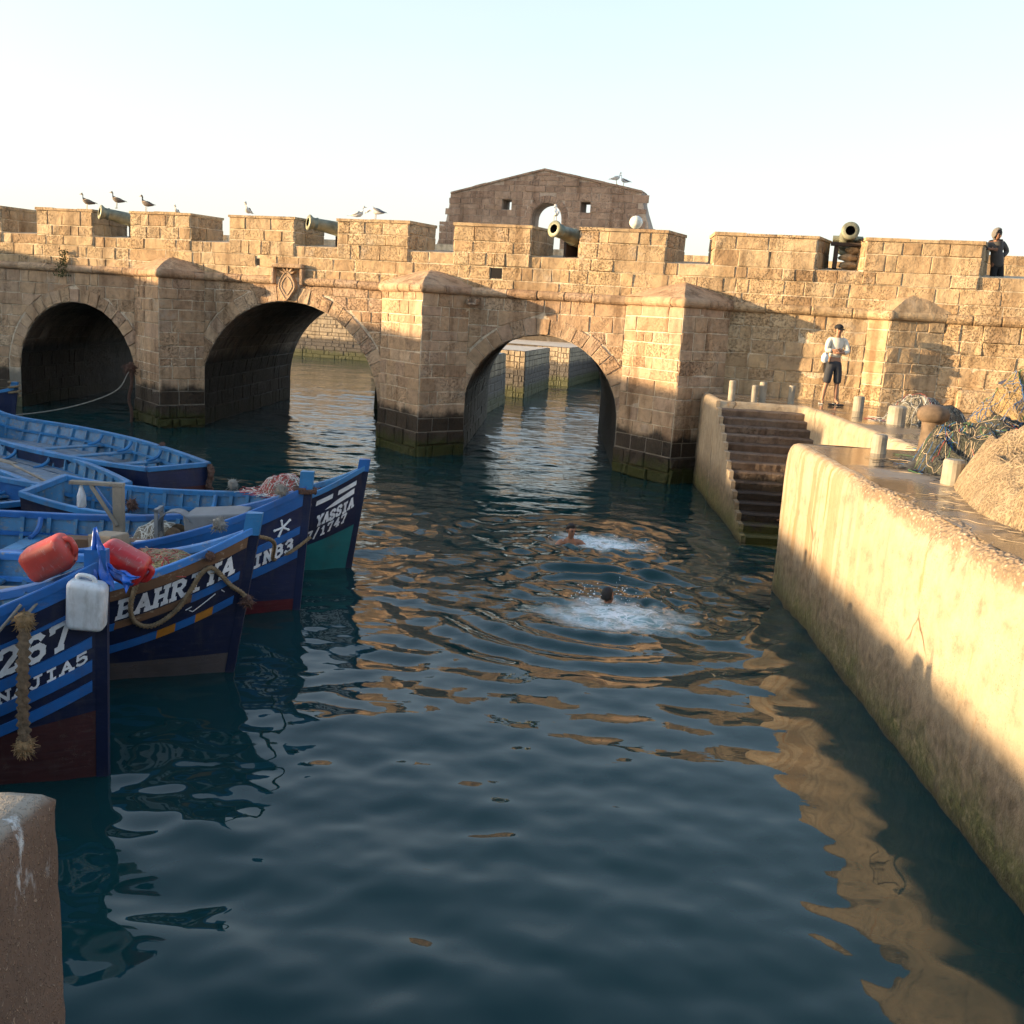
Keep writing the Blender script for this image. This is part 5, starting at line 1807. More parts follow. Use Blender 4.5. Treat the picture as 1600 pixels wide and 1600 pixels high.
# rope turns round the third stem
lp = []
for i in range(26):
    a = 2 * math.pi * i / 9
    lp.append(l2w(b3, h3.X(1, 1.45) - 0.05 + 0.12 * math.cos(a), 0.10 * math.sin(a), 1.46 + 0.03 * i / 13))
ro = obj('stem_lashing', rope(lp, 0.020, 18), ROPED)
tag(ro, 'dark red rope lashed round the stem head of the ZINB3 boat', 'rope')
kn = obj('rope_coil', xf(tuft('k', 0.09, 46, ROPEG, None, seed=8), Matrix.Translation(l2w(b3, -0.18, -0.14, 1.50))), ROPEG)
tag(kn, 'grey rope tuft beside the lashed stem head', 'rope')
kn = obj('rope_knot', xf(tuft('k', 0.085, 46, ROPEG, None, seed=9), Matrix.Translation(l2w(b2, -0.16, 0.12, 1.47))), ROPEG)
tag(kn, 'pale rope knot just behind the BAHRIYA stem head', 'rope')
kn = obj('rope_bunch', xf(tuft('k', 0.11, 70, ROPEG, None, seed=10), Matrix.Translation(l2w(b2, -1.45, 1.02, 1.02))), ROPEG)
tag(kn, 'bunch of grey cord hung on the far gunwale of BAHRIYA', 'rope')
kn = obj('rope_scraps', xf(tuft('k', 0.09, 60, ROPED, None, seed=11), Matrix.Translation(l2w(b3, -2.35, 1.0, 0.98))), ROPED)
tag(kn, 'rust-brown rope scraps on the gunwale near the timber frame', 'rope')

# timber frame with hanging bottle in the third boat
gf = empty('timber_frame', l2w(b3, -2.25, 0.3, 0.32), R(3), 'bare timber gallows frame standing in the ZINB3 boat', 'frame')
obj('upright', box(-0.06, 0.06, -0.05, 0.05, 0, 1.02, 0.008), OLDWOOD, gf)
obj('crossbeam', box(-0.58, 0.065, -0.05, 0.05, 1.022, 1.065, 0.006), OLDWOOD, gf)
for s in (-0.03, 0.03):
    obj('brace', tube([(-0.32, s, 1.02), (0.0, s * 2.2, 0.55)], 0.025, 6), BLUE3 if s > 0 else OLDWOOD, gf)
bt = empty('plastic_bottle', l2w(b3, -2.70, 0.3, 1.06), 0, 'clear plastic bottle hanging from the timber frame', 'bottle')
obj('body', lathe([(0.045, 0.0), (0.055, 0.02), (0.052, 0.14), (0.03, 0.22), (0.018, 0.25), (0.018, 0.29)], 14), WHP, bt, smooth=True)
obj('cord', tube([(0, 0, 0.28), (0, 0, 0.33)], 0.006, 5), ROPEG, bt)
# engine box, winch plate and planks
GREY = plain('grey_paint', (0.17, 0.175, 0.18), 0.55, 0.2, 5, 0.2)
eb = obj('engine_box', box(-0.36, 0.36, -0.28, 0.28, 0, 0.34, 0.02), GREY, None, loc=l2w(b3, -0.98, 0.22, 0.80))
eb.rotation_euler = (0, R(-5), R(5))
tag(eb, 'light grey engine box in the bow of the ZINB3 boat', 'box')
wn_ = empty('net_winch', l2w(b3, -1.52, 0.0, 0.75), R(5), 'grey steel net winch with a curved guard in the ZINB3 boat', 'winch')
obj('frame', join(box(-0.16, -0.12, -0.12, -0.08, 0, 0.42), box(-0.16, -0.12, 0.08, 0.12, 0, 0.42), box(-0.16, -0.12, -0.12, 0.12, 0.38, 0.43)), GREY, wn_)
V, F = [], []
for i in range(9):
    a = R(200 - 22 * i)
    V += [(0.06 + 0.2 * math.cos(a), -0.1, 0.2 + 0.2 * math.sin(a)), (0.06 + 0.2 * math.cos(a), 0.1, 0.2 + 0.2 * math.sin(a))]
for i in range(8): F.append((2 * i, 2 * i + 1, 2 * i + 3, 2 * i + 2))
gd = obj('guard', (V, F), GREY, wn_)
gd.modifiers.new('thickness', 'SOLIDIFY').thickness = 0.012
obj('drum', xf(lathe([(0.1, -0.11), (0.1, -0.09), (0.05, -0.085), (0.05, 0.085), (0.1, 0.09), (0.1, 0.11)], 16), T(0.06, 0, 0.12) @ RX(R(90))), RUST, wn_)
pk = empty('plank_stack', l2w(b3, -1.9, -0.35, 0.62), R(4), 'pair of brown planks lying inside the ZINB3 boat', 'planks')
for k in range(2): obj('plank', box(-0.75, 0.75, -0.1, 0.1, k * 0.13, k * 0.13 + 0.1, 0.008), BARE, pk)
fb = obj('foam_board', box(-0.36, 0.36, -0.16, 0.16, 0, 0.06, 0.01), plain('white_board', (0.62, 0.63, 0.66), 0.6, 0.1, 5, 0.1), None, loc=l2w(b3, -1.42, -0.52, 0.84))
fb.rotation_euler = (0, R(-6), R(8))
tag(fb, 'white board lying on the near gunwale of the ZINB3 boat', 'board')


# odds and ends in the boats
pk = empty('plank_stack', l2w(b1, -1.25, 0.75, 1.08), R(12), 'grey weathered planks lying across the stern side of the nearest boat', 'planks')
for k in range(4): obj('plank', xf(box(-0.9, 0.7, -0.07, 0.07, 0, 0.03, 0.005), T(0, k * 0.155 - 0.2, 0.02 * (k % 2)) @ RZ(R(3 * k - 5))), OLDWOOD, pk)
for nm, bb, (x, y, z), r_, mt, lab in (('rope_scraps', b4, (-1.15, 0.80, 1.02), 0.09, ROPED, 'rust-brown rope tuft on the far gunwale of the teal-bottomed boat'),
                                   ('rope_scraps', b4, (-1.9, 0.95, 0.92), 0.10, ROPEG, 'grey rope bundle on the far gunwale of the teal-bottomed boat'),
                                   ('rope_scraps', b5, (-6.3, -1.08, 0.70), 0.07, ROPED, 'small brown rope lashing on the near gunwale of the far open boat'),
                                   ('rope_scraps', b6, (-7.1, 0.50, 0.68), 0.08, ROPEG, 'grey rope lashing on the stern corner of the middle open boat'),
                                   ('rope_scraps', b2, (-2.1, -0.98, 0.98), 0.09, ROPED, 'brown frayed cord on the near gunwale of BAHRIYA')):
    o_ = obj(nm, xf(tuft('k', r_, 40, mt, None, seed=int(abs(x * 10))), Matrix.Translation(l2w(bb, x, y, z))), mt)
    tag(o_, lab, 'rope')
cpts = [l2w(b3, -2.9 + 0.24 * math.cos(a_ * 0.7) * (1 - a_ / 90), -0.2 + 0.2 * math.sin(a_ * 0.7) * (1 - a_ / 90), 0.36 + 0.004 * a_) for a_ in range(40)]
o_ = obj('rope_coil', rope(cpts, 0.016, 50, k=2), ROPE); tag(o_, 'tan coil of rope on the floor of the ZINB3 boat', 'rope')
ol = obj('boat_oar', join(tube([l2w(b6, -6.8, 0.25, 0.50), l2w(b6, -4.2, -0.1, 0.56)], 0.022, 8), xf(box(-0.35, 0.35, -0.07, 0.07, -0.01, 0.01, 0.005), Matrix.Translation(l2w(b6, -4.0, -0.12, 0.56)) @ RZ(b6h))), OLDWOOD)
tag(ol, 'weathered oar lying along the deck of the middle open boat', 'oar')

# nets heaped in boats
def mound(rx, ry, h, seed, folds=5.0, amp=0.22, n=34, m=64):
    V, F = [(0, 0, h)], []
    for i in range(1, n + 1):
        r = i / n
        for k in range(m):
            a = 2 * math.pi * k / m
            er = 1 + 0.16 * mnoise.noise(Vector((math.cos(a) * 1.3, math.sin(a) * 1.3, seed * 3.1)))
            x, y = rx * r * er * math.cos(a), ry * r * er * math.sin(a)
            q = Vector((x, y, seed * 2.7))
            base = h * (1 - r ** 2.2) ** 0.8 if r < 1 else 0
            wx = x + 0.25 * mnoise.noise(q * 1.7)
            wy = y + 0.25 * mnoise.noise(q * 1.7 + Vector((5, 0, 0)))
            nz = amp * h * (mnoise.noise(q * (1.6 / max(rx, .3))) * 1.3 + 1.1 * (0.4 - abs(mnoise.noise(Vector((wx * folds * 1.1 + wy * 2.0, wy * 1.2, seed))))) + 0.5 * (0.3 - abs(mnoise.noise(Vector((wx * folds * 2.4, wy * 3.0, seed + 4))))))
            V.append((x, y, max(0.0, base + nz * min(1, (1 - r) * 4)) if r < 1 else -0.02))
    for k in range(m): F.append((0, 1 + k, 1 + (k + 1) % m))
    for i in range(n - 1):
        for k in range(m):
            a, b = 1 + i * m + k, 1 + i * m + (k + 1) % m
            F.append((a, a + m, b + m, b))
    return V, F


def strands(vf, count, seed, r=0.006, ln=14, rx=1.0, ry=1.0, jump=0.05):
    """loose cords lying over a mound"""
    from mathutils.bvhtree import BVHTree
    bv = BVHTree.FromPolygons([Vector(p) for p in vf[0]], vf[1])
    rg = random.Random(seed)
    out = []
    for _ in range(count):
        a, rr = rg.uniform(0, 6.283), math.sqrt(rg.random()) * 0.9
        x, y = rx * rr * math.cos(a), ry * rr * math.sin(a)
        th = rg.uniform(0, 6.283)
        pts = []
        for i in range(ln):
            hit = bv.ray_cast(Vector((x, y, 5)), Vector((0, 0, -1)))
            z = hit[0].z if hit[0] else 0.0
            pts.append((x, y, z + r * 0.6 + rg.uniform(0, r * 1.6)))
            th += rg.uniform(-0.6, 0.6)
            x += jump * math.cos(th); y += jump * math.sin(th)
        out.append(tube(pts, r, 4, False))
    return join(*out)


def net_mat(name, c1, c2, sc_=30.0):
    g = G(name, 0.95, spec=0.1)
    p = g.obj()
    w = g.noise(p, 3.0, 5)
    c = g.mix(g.ramp(w, [(0.35, 0.0), (0.65, 1.0)]), c1, c2)
    v = g.n('TexVoronoi', {'Vector': g.mix(0.2, p, g.n('TexNoise', {'Vector': p, 'Scale': 6.0}).outputs['Color']), 'Scale': sc_}, feature='DISTANCE_TO_EDGE').outputs['Distance']
    cell = g.ramp(v, [(0.04, 1.0), (0.20, 0.0)])
    c = g.mix(1.0, c, g.ramp(cell, [(0.0, 0.62), (1.0, 1.15)]), 'MULTIPLY')
    fib = g.noise(g.scaled(p, (1, 1, 1)), 55, 6, 0.7, 1.5)
    h = g.math('ADD', g.math('MULTIPLY', cell, 0.5), g.math('MULTIPLY', fib, 0.7))
    return g.out(c, None, g.bump(h, 0.9, 0.02))


NETT = net_mat('tan_net', (0.30, 0.215, 0.13), (0.36, 0.275, 0.18))
NETB = net_mat('brown_net', (0.26, 0.18, 0.10), (0.38, 0.25, 0.11))
NETK = net_mat('dark_net', (0.05, 0.055, 0.045), (0.12, 0.11, 0.08))
NETG = net_mat('grey_net', (0.30, 0.26, 0.20), (0.22, 0.19, 0.14))
NETO = net_mat('ochre_net', (0.30, 0.215, 0.13), (0.37, 0.28, 0.18))
CORD = {'tan': plain('tan_cord', (0.35, 0.265, 0.17), 0.9, 0.3), 'green': plain('green_cord', (0.06, 0.15, 0.06), 0.8, 0.3), 'blue': plain('blue_cord', (0.03, 0.10, 0.24), 0.8, 0.3), 'dark': plain('dark_cord', (0.05, 0.05, 0.05), 0.9, 0.3), 'red': plain('red_cord', (0.36, 0.06, 0.05), 0.8, 0.3), 'white': plain('white_cord', (0.6, 0.58, 0.52), 0.8, 0.2)}


def net_heap(loc, rx, ry, h, mat, label, seed, rz=0.0, cords=(('tan', 120),), amp=0.22, name='fishing_net', jump=0.05, r=0.0045):
    o = empty(name, loc, rz, label, 'fishing net', 'fishing nets heaped on the quay')
    vf = mound(rx, ry, h, seed, amp=amp)
    obj('heap', vf, mat, o, smooth=True)
    for k, (c, n) in enumerate(cords):
        q = obj('loose_cord', strands(vf, n, seed * 7 + k, r, 16, rx, ry, jump), CORD[c], o)
        q['kind'] = 'stuff'
    return o


n = net_heap(l2w(b3, -1.75, 0.35, 0.62), 0.42, 0.28, 0.28, NETG, 'small grey net bundle inside the ZINB3 boat', 31, cords=(('white', 50),), jump=0.03)
n['group'] = 'nets stowed in the boats'
n = net_heap(l2w(b4, -0.95, 0.1, 1.02), 0.36, 0.3, 0.22, NETG, 'red and white net bundle in the bow of the teal-bottomed boat', 32, cords=(('red', 90), ('white', 80)), jump=0.03)
n['group'] = 'nets stowed in the boats'
n = net_heap(l2w(b2, -0.75, 0.05, 1.05), 0.42, 0.32, 0.11, net_mat('yellow_net', (0.46, 0.38, 0.20), (0.38, 0.28, 0.13)), 'pale yellow net in the bow of BAHRIYA', 33, cords=(('tan', 60), ('red', 30)), jump=0.03)
n['group'] = 'nets stowed in the boats'

# weedy rope trailing from the far transom
wp = w = l2w(b5, -8.64, -0.55, 0.62)
wr_ = empty('weedy_rope', (wp.x, wp.y, 0.0), 0, 'rusty weed-covered rope hanging off the corner of the far transom', 'rope')
vf = []
for i in range(9):
    vf.append(xf(blob(0.06, 0.06, 0.07, 0.5, i, 2, 3), Matrix.Translation((wp.x + 0.05 + 0.02 * math.sin(i), wp.y + 0.02 * math.cos(i * 2), 0.62 - 0.065 * i))))
obj('weed', join(*vf), ROPED, wr_, True)
# chafed canvas lashed over the stern of the far boat
# mooring gear on the left pier
px = bp(-12.25, 0.55, 0)
mg = empty('pier_chain', (px.x, px.y, 0), 0, 'dark rope and chain hanging at the left pier with a rusty knot', 'rope')
obj('strand', rope([(px.x, px.y, 1.55), (px.x + 0.07, px.y - .08, 1.1), (px.x - 0.03, px.y - .04, 0.65), (px.x + 0.05, px.y - .06, 0.25), (px.x, px.y, -0.1)], 0.05, 8), ROPED, mg, True)
obj('knot', xf(tuft('k', 0.2, 60, ROPED, None, seed=12), Matrix.Translation((px.x, px.y, 1.5))), ROPED, mg, True)
line = [Vector((px.x, px.y - .1, 1.4)), Vector((px.x - 0.25, px.y - 0.5, 0.85)), Vector((px.x - 1.2, px.y - 1.4, 0.42)), Vector((px.x - 2.4, px.y - 2.2, 0.25)), l2w(b8, 0.05, 0, 1.0)]
ro = obj('mooring_line', tube(smooth_path(line, 6), 0.016, 6), ROPEG)
tag(ro, 'slack pale mooring line from the left pier to the far boat bow', 'rope')
lp = []
for i in range(20):
    a = 2 * math.pi * i / 7
    lp.append(l2w(b8, h8.X(1, 1.1) - 0.05 + 0.13 * math.cos(a), 0.11 * math.sin(a), 0.96 + 0.018 * i))
ro = obj('stem_lashing', rope(lp, 0.03, 14), ROPE)
tag(ro, 'tan rope wound round the bow post of the farthest boat', 'rope')

# ================================================================== NETS ON THE QUAY
net_heap((4.95, 8.9, ZQ), 0.95, 2.3, 0.66, NETO, 'large tan net heap spilling to the quay edge, nearest the viewer', 3, cords=(('tan', 420),), amp=0.42, r=0.0028)
net_heap((6.0, 10.9, ZQ), 0.9, 1.1, 0.62, NETT, 'tan net mound rising behind the nearest heap at the right edge', 4, cords=(('tan', 260),), amp=0.42, r=0.0028)
net_heap((5.25, 12.2, ZQ), 0.85, 0.85, 0.52, NETK, 'dark tangled net heap with green and red cords beside the bollard', 5, cords=(('dark', 150), ('green', 26), ('blue', 30), ('red', 8), ('tan', 60)), amp=0.35)
net_heap((6.6, 13.9, ZQ), 1.15, 1.0, 0.9, NETB, 'brown net heap topped with blue and dark netting', 6, cords=(('blue', 60), ('dark', 60), ('tan', 70), ('green', 20)), amp=0.3)
net_heap((8.3, 17.2, ZQ), 1.35, 1.1, 0.95, NETB, 'large round brown net heap with a dark cloth on its top', 7, cords=(('tan', 260),), amp=0.3, r=0.0035)
net_heap((10.4, 17.9, ZQ), 1.2, 1.2, 1.15, NETT, 'tall tan net heap at the right edge by the rampart', 8, cords=(('tan', 200),), amp=0.3, r=0.0035)
net_heap((6.95, 18.9, ZQ), 0.75, 0.5, 0.42, NETG, 'grey mesh net bundle behind the stout white post', 9, cords=(('white', 30), ('dark', 60), ('red', 6)), amp=0.3)
cl = obj('cloth', mound(0.75, 0.5, 0.16, 17, amp=0.6), plain('dark_blue_cloth', (0.03, 0.035, 0.06), 0.9, 0.4, 6, 0.5), None, smooth=True, loc=(8.15, 16.95, ZQ + 0.90))
tag(cl, 'dark blue cloth draped over the large brown net heap', 'cloth')
cl = obj('white_sack', mound(0.26, 0.2, 0.14, 18, amp=0.6), plain('white_sacking', (0.55, 0.56, 0.6), 0.8, 0.3, 6, 0.5), None, smooth=True, loc=(8.05, 16.9, ZQ + 1.03))
tag(cl, 'small white sack on top of the dark cloth', 'sack')
fl = obj('net_scrap', mound(0.3, 0.12, 0.06, 19, amp=0.8), CORD['dark'], None, smooth=True, loc=(4.55, 12.2, ZQ))
tag(fl, 'flat scrap of dark netting on the wet paving', 'net scrap')

# ================================================================== CANNONS
def bronze():
    g = G('verdigris_bronze', 0.55, metal=0.35)
    p = g.obj()
    c = g.ramp(g.noise(p, 3.5, 6, 0.6), [(0.3, (0.10, 0.095, 0.06)), (0.5, (0.20, 0.20, 0.14)), (0.7, (0.32, 0.30, 0.20))])
    return g.out(c, g.ramp(g.noise(p, 9, 4), [(0.3, 0.45), (0.7, 0.75)]), g.bump(g.noise(p, 18, 5), 0.3, 0.01))


BRZ = bronze()
CARR = plain('dark_carriage_wood', (0.05, 0.035, 0.028), 0.8, 0.3, 6, 0.4)


def cannon(loc, d, L, label, sc_=1.0, carriage=True):
    d = Vector(d).normalized()
    root = empty('cannon', loc, 0, label, 'cannon', 'bronze cannons in the battlement gaps')
    q = d.to_track_quat('Z', 'Y').to_matrix().to_4x4()
    k = sc_
    prof = [(0.05, 0.0 - 0.12), (0.07, -0.10), (0.045, -0.05), (0.10, 0.0), (0.20, 0.02), (0.205, 0.07), (0.18, 0.09), (0.178, 0.55), (0.19, 0.57), (0.19, 0.61), (0.165, 0.63), (0.155, 1.1), (0.165, 1.12), (0.165, 1.16), (0.145, 1.18), (0.118, L - 0.26), (0.13, L - 0.25), (0.13, L - 0.22), (0.115, L - 0.2), (0.12, L - 0.12), (0.155, L - 0.05), (0.158, L - 0.02), (0.145, L), (0.085, L + 0.003)]
    prof = [(r * k, z) for r, z in prof]
    M = q @ T(0, 0, -L)
    obj('barrel', xf(lathe(prof, 24, False), M), BRZ, root, smooth=True)
    obj('bore', xf(lathe([(0.084 * k, L + 0.002), (0.078 * k, L - 0.25), (0.001, L - 0.25)], 20, False), M), DARK, root)
    for s in (-1, 1):
        obj('trunnion', xf(tube([(0.10 * s * k, 0, 0.85), (0.27 * s * k, 0, 0.85)], 0.06 * k, 10), M), BRZ, root)
    if carriage:
        h = Vector((d.x, d.y, 0)).normalized()
        a = math.atan2(h.y, h.x)
        M2 = RZ(a) @ T(-L, 0, 0)
        z0 = 4.64 - loc[2]
        for s in (-1, 1):
            pr = [(0.0, z0), (1.15, z0), (1.15, -0.10), (0.75, -0.10), (0.55, -0.22), (0.0, -0.42)]
            V = [(x, s * 0.24 + y, z) for y in (-0.04, 0.04) for x, z in pr]
            n = len(pr)
            F = [tuple(range(n)), tuple(reversed(range(n, 2 * n)))] + [(i, (i + 1) % n, n + (i + 1) % n, n + i) for i in range(n)]
            obj('carriage_cheek', xf((V, F), M2), CARR, root)
        obj('carriage_transom', xf(box(0.85, 1.1, -0.195, 0.195, z0 + 0.1, z0 + 0.4), M2), CARR, root)
    return root


def cn(u, off, z, du, dn, dz): 
    return bp(u, off, z), (BD * du + BN * dn + Vector((0, 0, dz)))


l, d = cn(-13.50, 0.18, 5.74, -0.62, 0.78, 0.16); cannon(l, d, 2.0, 'green bronze cannon in the leftmost crenel, muzzle raised to the left', 1.3)
l, d = cn(-6.98, 0.12, 5.68, -0.70, 0.72, 0.12); cannon(l, d, 2.0, 'green bronze cannon above the middle arch, muzzle up to the left', 1.3)
l, d = cn(-0.27, 0.20, 5.74, -0.42, 0.88, 0.16); cannon(l, d, 1.9, 'green bronze cannon in front of the gable, a gull on its muzzle', 1.3)
l, d = cn(6.55, -0.05, 5.96, 0.03, 1.0, 0.10); cannon(l, d, 1.9, 'bronze cannon at the right pointing straight at the viewer', 1.25, False)
cw = empty('gun_carriage', bp(6.62, -0.6, 5.15), -BA, 'dark timber gun carriage with stones wedged under the right cannon', 'carriage')
for s in (-0.33, 0.33): obj('cheek', box(s - 0.05, s + 0.05, -0.12, 0.8, 0.0, 0.50, 0.01), CARR, cw)
obj('crossbeam', box(-0.46, 0.46, -0.16, 0.0, 0.503, 0.58, 0.01), CARR, cw)
for k, (x, z, w) in enumerate(((0.0, 0.0, 0.24), (-0.04, 0.17, 0.22), (0.05, 0.33, 0.2))):
    obj('wedge_stone', xf(blob(w, 0.18, 0.10, 0.25, k + 3, 2, 1.5), T(x, 0.05, z + 0.09)), STONE_R, cw)

# globe lamp on the platform
gl = empty('globe_lamp', bp(0.66, -5.2, 4.62), 0, 'round white globe lamp on a slim pole in front of the gable', 'lamp')
obj('pole', lathe([(0.05, 0), (0.04, 0.1), (0.035, 1.66)], 10), CARR, gl)
obj('globe', xf(blob(0.19, 0.19, 0.19, 0, 0, 3), T(0, 0, 1.84)), plastic('opal_globe', (0.75, 0.72, 0.62), 0.2, 0.1), gl, smooth=True)

# plant tuft on the string course
LEAF = plain('dry_leaf', (0.07, 0.075, 0.02), 0.7, 0.5, 10, 0.2)
LEAF.use_backface_culling = False
rg = random.Random(9)
pl = empty('wall_plant', bp(-14.9, 0.05, 4.25), 0, 'tuft of yellow-green weed growing from the wall above the left arch', 'plant')
V, F = [], []
for i in range(260):
    a, e = rg.uniform(0, 6.28), rg.uniform(-1.3, 1.0)
    c = Vector((rg.gauss(0, 0.09), rg.gauss(0, 0.03) - 0.10, rg.uniform(-0.32, 0.42)))
    if c.z > 0.1: c.x = c.x * 0.6 + 0.06
    d = Vector((math.cos(a) * math.cos(e), math.sin(a) * math.cos(e), math.sin(e))) * rg.uniform(0.04, 0.10)
    s = d.orthogonal().normalized() * 0.016
    k = len(V)
    V += [tuple(c), tuple(c + d * 0.5 + s), tuple(c + d), tuple(c + d * 0.5 - s)]
    F.append((k, k + 1, k + 2, k + 3))
o = obj('foliage', (V, F), LEAF, pl); o['kind'] = 'stuff'
obj('stem', join(*[tube([(0, 0, -0.02), (x * .5, -0.06, z * .5), (x, -0.1, z)], 0.008, 5) for x, z in ((0.04, 0.36), (-0.05, -0.25), (0.02, 0.1), (-.08, .2))]), BARE, pl)

# ================================================================== GULLS
GW = plain('gull_white', (0.62, 0.60, 0.56), 0.8, 0.1, 12, 0.1)
GG = plain('gull_grey', (0.16, 0.16, 0.17), 0.8, 0.2, 12, 0.1)
GBR = plain('gull_brown', (0.17, 0.13, 0.10), 0.8, 0.4, 30, 0.2)
BEAK = plain('gull_beak', (0.5, 0.3, 0.05), 0.5, 0.1)


def gull(loc, ang, label, body=GW, wing=GG, k=1.0, crouch=False, peck=False):
    """standing gull, about 0.4 m tall; local +x is forward"""
    g = empty('seagull', loc, ang, label, 'seagull', 'seagulls resting on the walls')
    zb = 0.10 if crouch else 0.17

    def loft(rows):
        V, F = [], []
        n = 12
        for (x, z, ry, rz) in rows:
            for i in range(n):
                a = 2 * math.pi * i / n
                V.append((x * k, ry * k * math.cos(a), (z + rz * math.sin(a)) * k))
        for r in range(len(rows) - 1):
            for i in range(n): F.append((r * n + i, r * n + (i + 1) % n, (r + 1) * n + (i + 1) % n, (r + 1) * n + i))
        F += [tuple(reversed(range(n))), tuple((len(rows) - 1) * n + i for i in range(n))]
        return V, F
    hx, hz = (0.235, zb + 0.06) if peck else (0.135, zb + 0.27)
    rows = [(-0.22, zb + 0.02, 0.012, 0.008), (-0.15, zb + 0.03, 0.045, 0.03), (-0.05, zb + 0.05, 0.075, 0.065), (0.05, zb + 0.08, 0.078, 0.078), (0.11, zb + 0.12, 0.055, 0.06)]
    if peck: rows += [(0.16, zb + 0.11, 0.036, 0.04), (0.20, zb + 0.08, 0.034, 0.036), (hx, hz, 0.036, 0.036), (hx + 0.03, hz - 0.02, 0.02, 0.02)]
    else: rows += [(0.118, zb + 0.19, 0.036, 0.036), (0.115, zb + 0.235, 0.034, 0.034), (hx, hz, 0.038, 0.036), (hx + 0.03, hz, 0.024, 0.022)]
    obj('body', loft(rows), body, g, smooth=True)
    for s in (-1, 1):
        V = [(0.06, 0.078, 0.12), (0.0, 0.090, 0.10), (-0.08, 0.082, 0.06), (-0.17, 0.045, 0.03), (-0.29, 0.012, 0.035), (-0.16, 0.03, 0.075), (-0.05, 0.062, 0.125), (0.03, 0.066, 0.145)]
        V = [(x * k, s * y * k, (z + zb) * k) for x, y, z in V]
        w = obj('wing', (V, [(0, 1, 6, 7), (1, 2, 5, 6), (2, 3, 4, 5)]), wing, g, smooth=True)
        w.modifiers.new('thickness', 'SOLIDIFY').thickness = 0.012
        if not crouch:
            obj('leg', join(tube([(0.0, s * 0.03 * k, zb * k * 1.05), (0.012 * k, s * 0.03 * k, 0.006)], 0.006 * k, 5), tube([(0.0, s * 0.03 * k, 0.006), (0.05 * k, s * 0.035 * k, 0.005)], 0.008 * k, 5)), BEAK, g)
    bx = hx + 0.025
    if peck: bk = [(bx, 0, hz - 0.015), (bx + 0.045, 0, hz - 0.06)]
    else: bk = [(bx, 0, hz - 0.004), (bx + 0.055, 0, hz - 0.012)]
    obj('beak', tube([(x * k, 0, z * k) for x, y, z in bk], [0.011 * k, 0.004 * k], 6), BEAK, g)
    obj('tail', ([(-0.2 * k, -0.03 * k, (zb + 0.02) * k), (-0.2 * k, 0.03 * k, (zb + 0.02) * k), (-0.33 * k, 0.04 * k, (zb + 0.005) * k), (-0.33 * k, -0.04 * k, (zb + 0.005) * k)], [(0, 1, 2, 3)]), wing, g)
    return g


ZT = MT + 0.08
LEFT, RIGHT = math.pi - BA, -BA
gull(bp(-14.36, -0.35, ZT), LEFT + 0.4, 'upright brown gull, leftmost on the battlement', GBR, GBR, 1.0)
gull(bp(-13.62, -0.7, 5.93), LEFT + 0.3, 'brown gull perched on the leftmost cannon', GBR, GBR, 1.0)
gull(bp(-12.35, -0.35, ZT), LEFT + 0.1, 'brown gull stretching its neck right of the leftmost cannon', GBR, GBR, 1.0)
gull(bp(-11.75, -0.9, ZT - 0.02), RIGHT - 1.4, 'gull on the second merlon with only its head showing', GW, GG, 0.75, crouch=True)
gull(bp(-9.15, -0.45, ZT), RIGHT - 1.5, 'hunched gull facing the viewer on the third merlon', GW, GBR, 0.95, crouch=True)
gull(bp(-5.80, -0.45, ZT), RIGHT + 0.3, 'white gull preening on the merlon right of the second cannon', GW, GW, 0.95, crouch=True)
gull(bp(-5.28, -0.40, ZT), LEFT, 'grey-backed gull bending to peck beside the white gull', GW, GG, 1.05, peck=True)
gull(bp(-0.32, -0.05, 5.90), LEFT - 1.2, 'white gull standing on the muzzle of the cannon before the gable', GW, GW, 0.95)
gull(bp(-0.98, GO - 0.3, gtop(-0.98) + 0.1), RIGHT, 'pale gull on the right slope of the gable, front one', GW, GW, 0.85)
gull(bp(-0.78, GO - 0.55, gtop(-0.78) + 0.1), LEFT, 'pale gull on the right slope of the gable, rear one', GW, GG, 0.85)

# ================================================================== PEOPLE
def skin_mat(name, col):
    g = G(name, 0.55, spec=0.35)
    p = g.obj()
    c = g.mix(1.0, col, g.ramp(g.noise(p, 9, 4), [(0.3, 0.88), (0.7, 1.08)]), 'MULTIPLY')
    g.b.inputs['Subsurface Weight'].default_value = 0.08
    g.b.inputs['Subsurface Radius'].default_value = (0.01, 0.004, 0.002)
    return g.out(c)


SKIN = skin_mat('skin', (0.36, 0.19, 0.115))
SKIN2 = skin_mat('tanned_skin', (0.30, 0.145, 0.085))
HAIR = plain('dark_hair', (0.012, 0.009, 0.008), 0.6, 0.3, 40, 0.6)
SHIRT = plain('cream_shirt', (0.66, 0.60, 0.50), 0.85, 0.12, 14, 0.5)
SHORTS = plain('charcoal_trousers', (0.035, 0.036, 0.042), 0.85, 0.2, 14, 0.5)
HOOD = plain('grey_hoodie', (0.075, 0.07, 0.068), 0.9, 0.15, 16, 0.5)
BLACK = plain('black_cloth', (0.012, 0.012, 0.014), 0.8, 0.2, 10, 0.3)
LEATH = plain('sandal', (0.5, 0.48, 0.42), 0.7, 0.2, 10, 0.2)


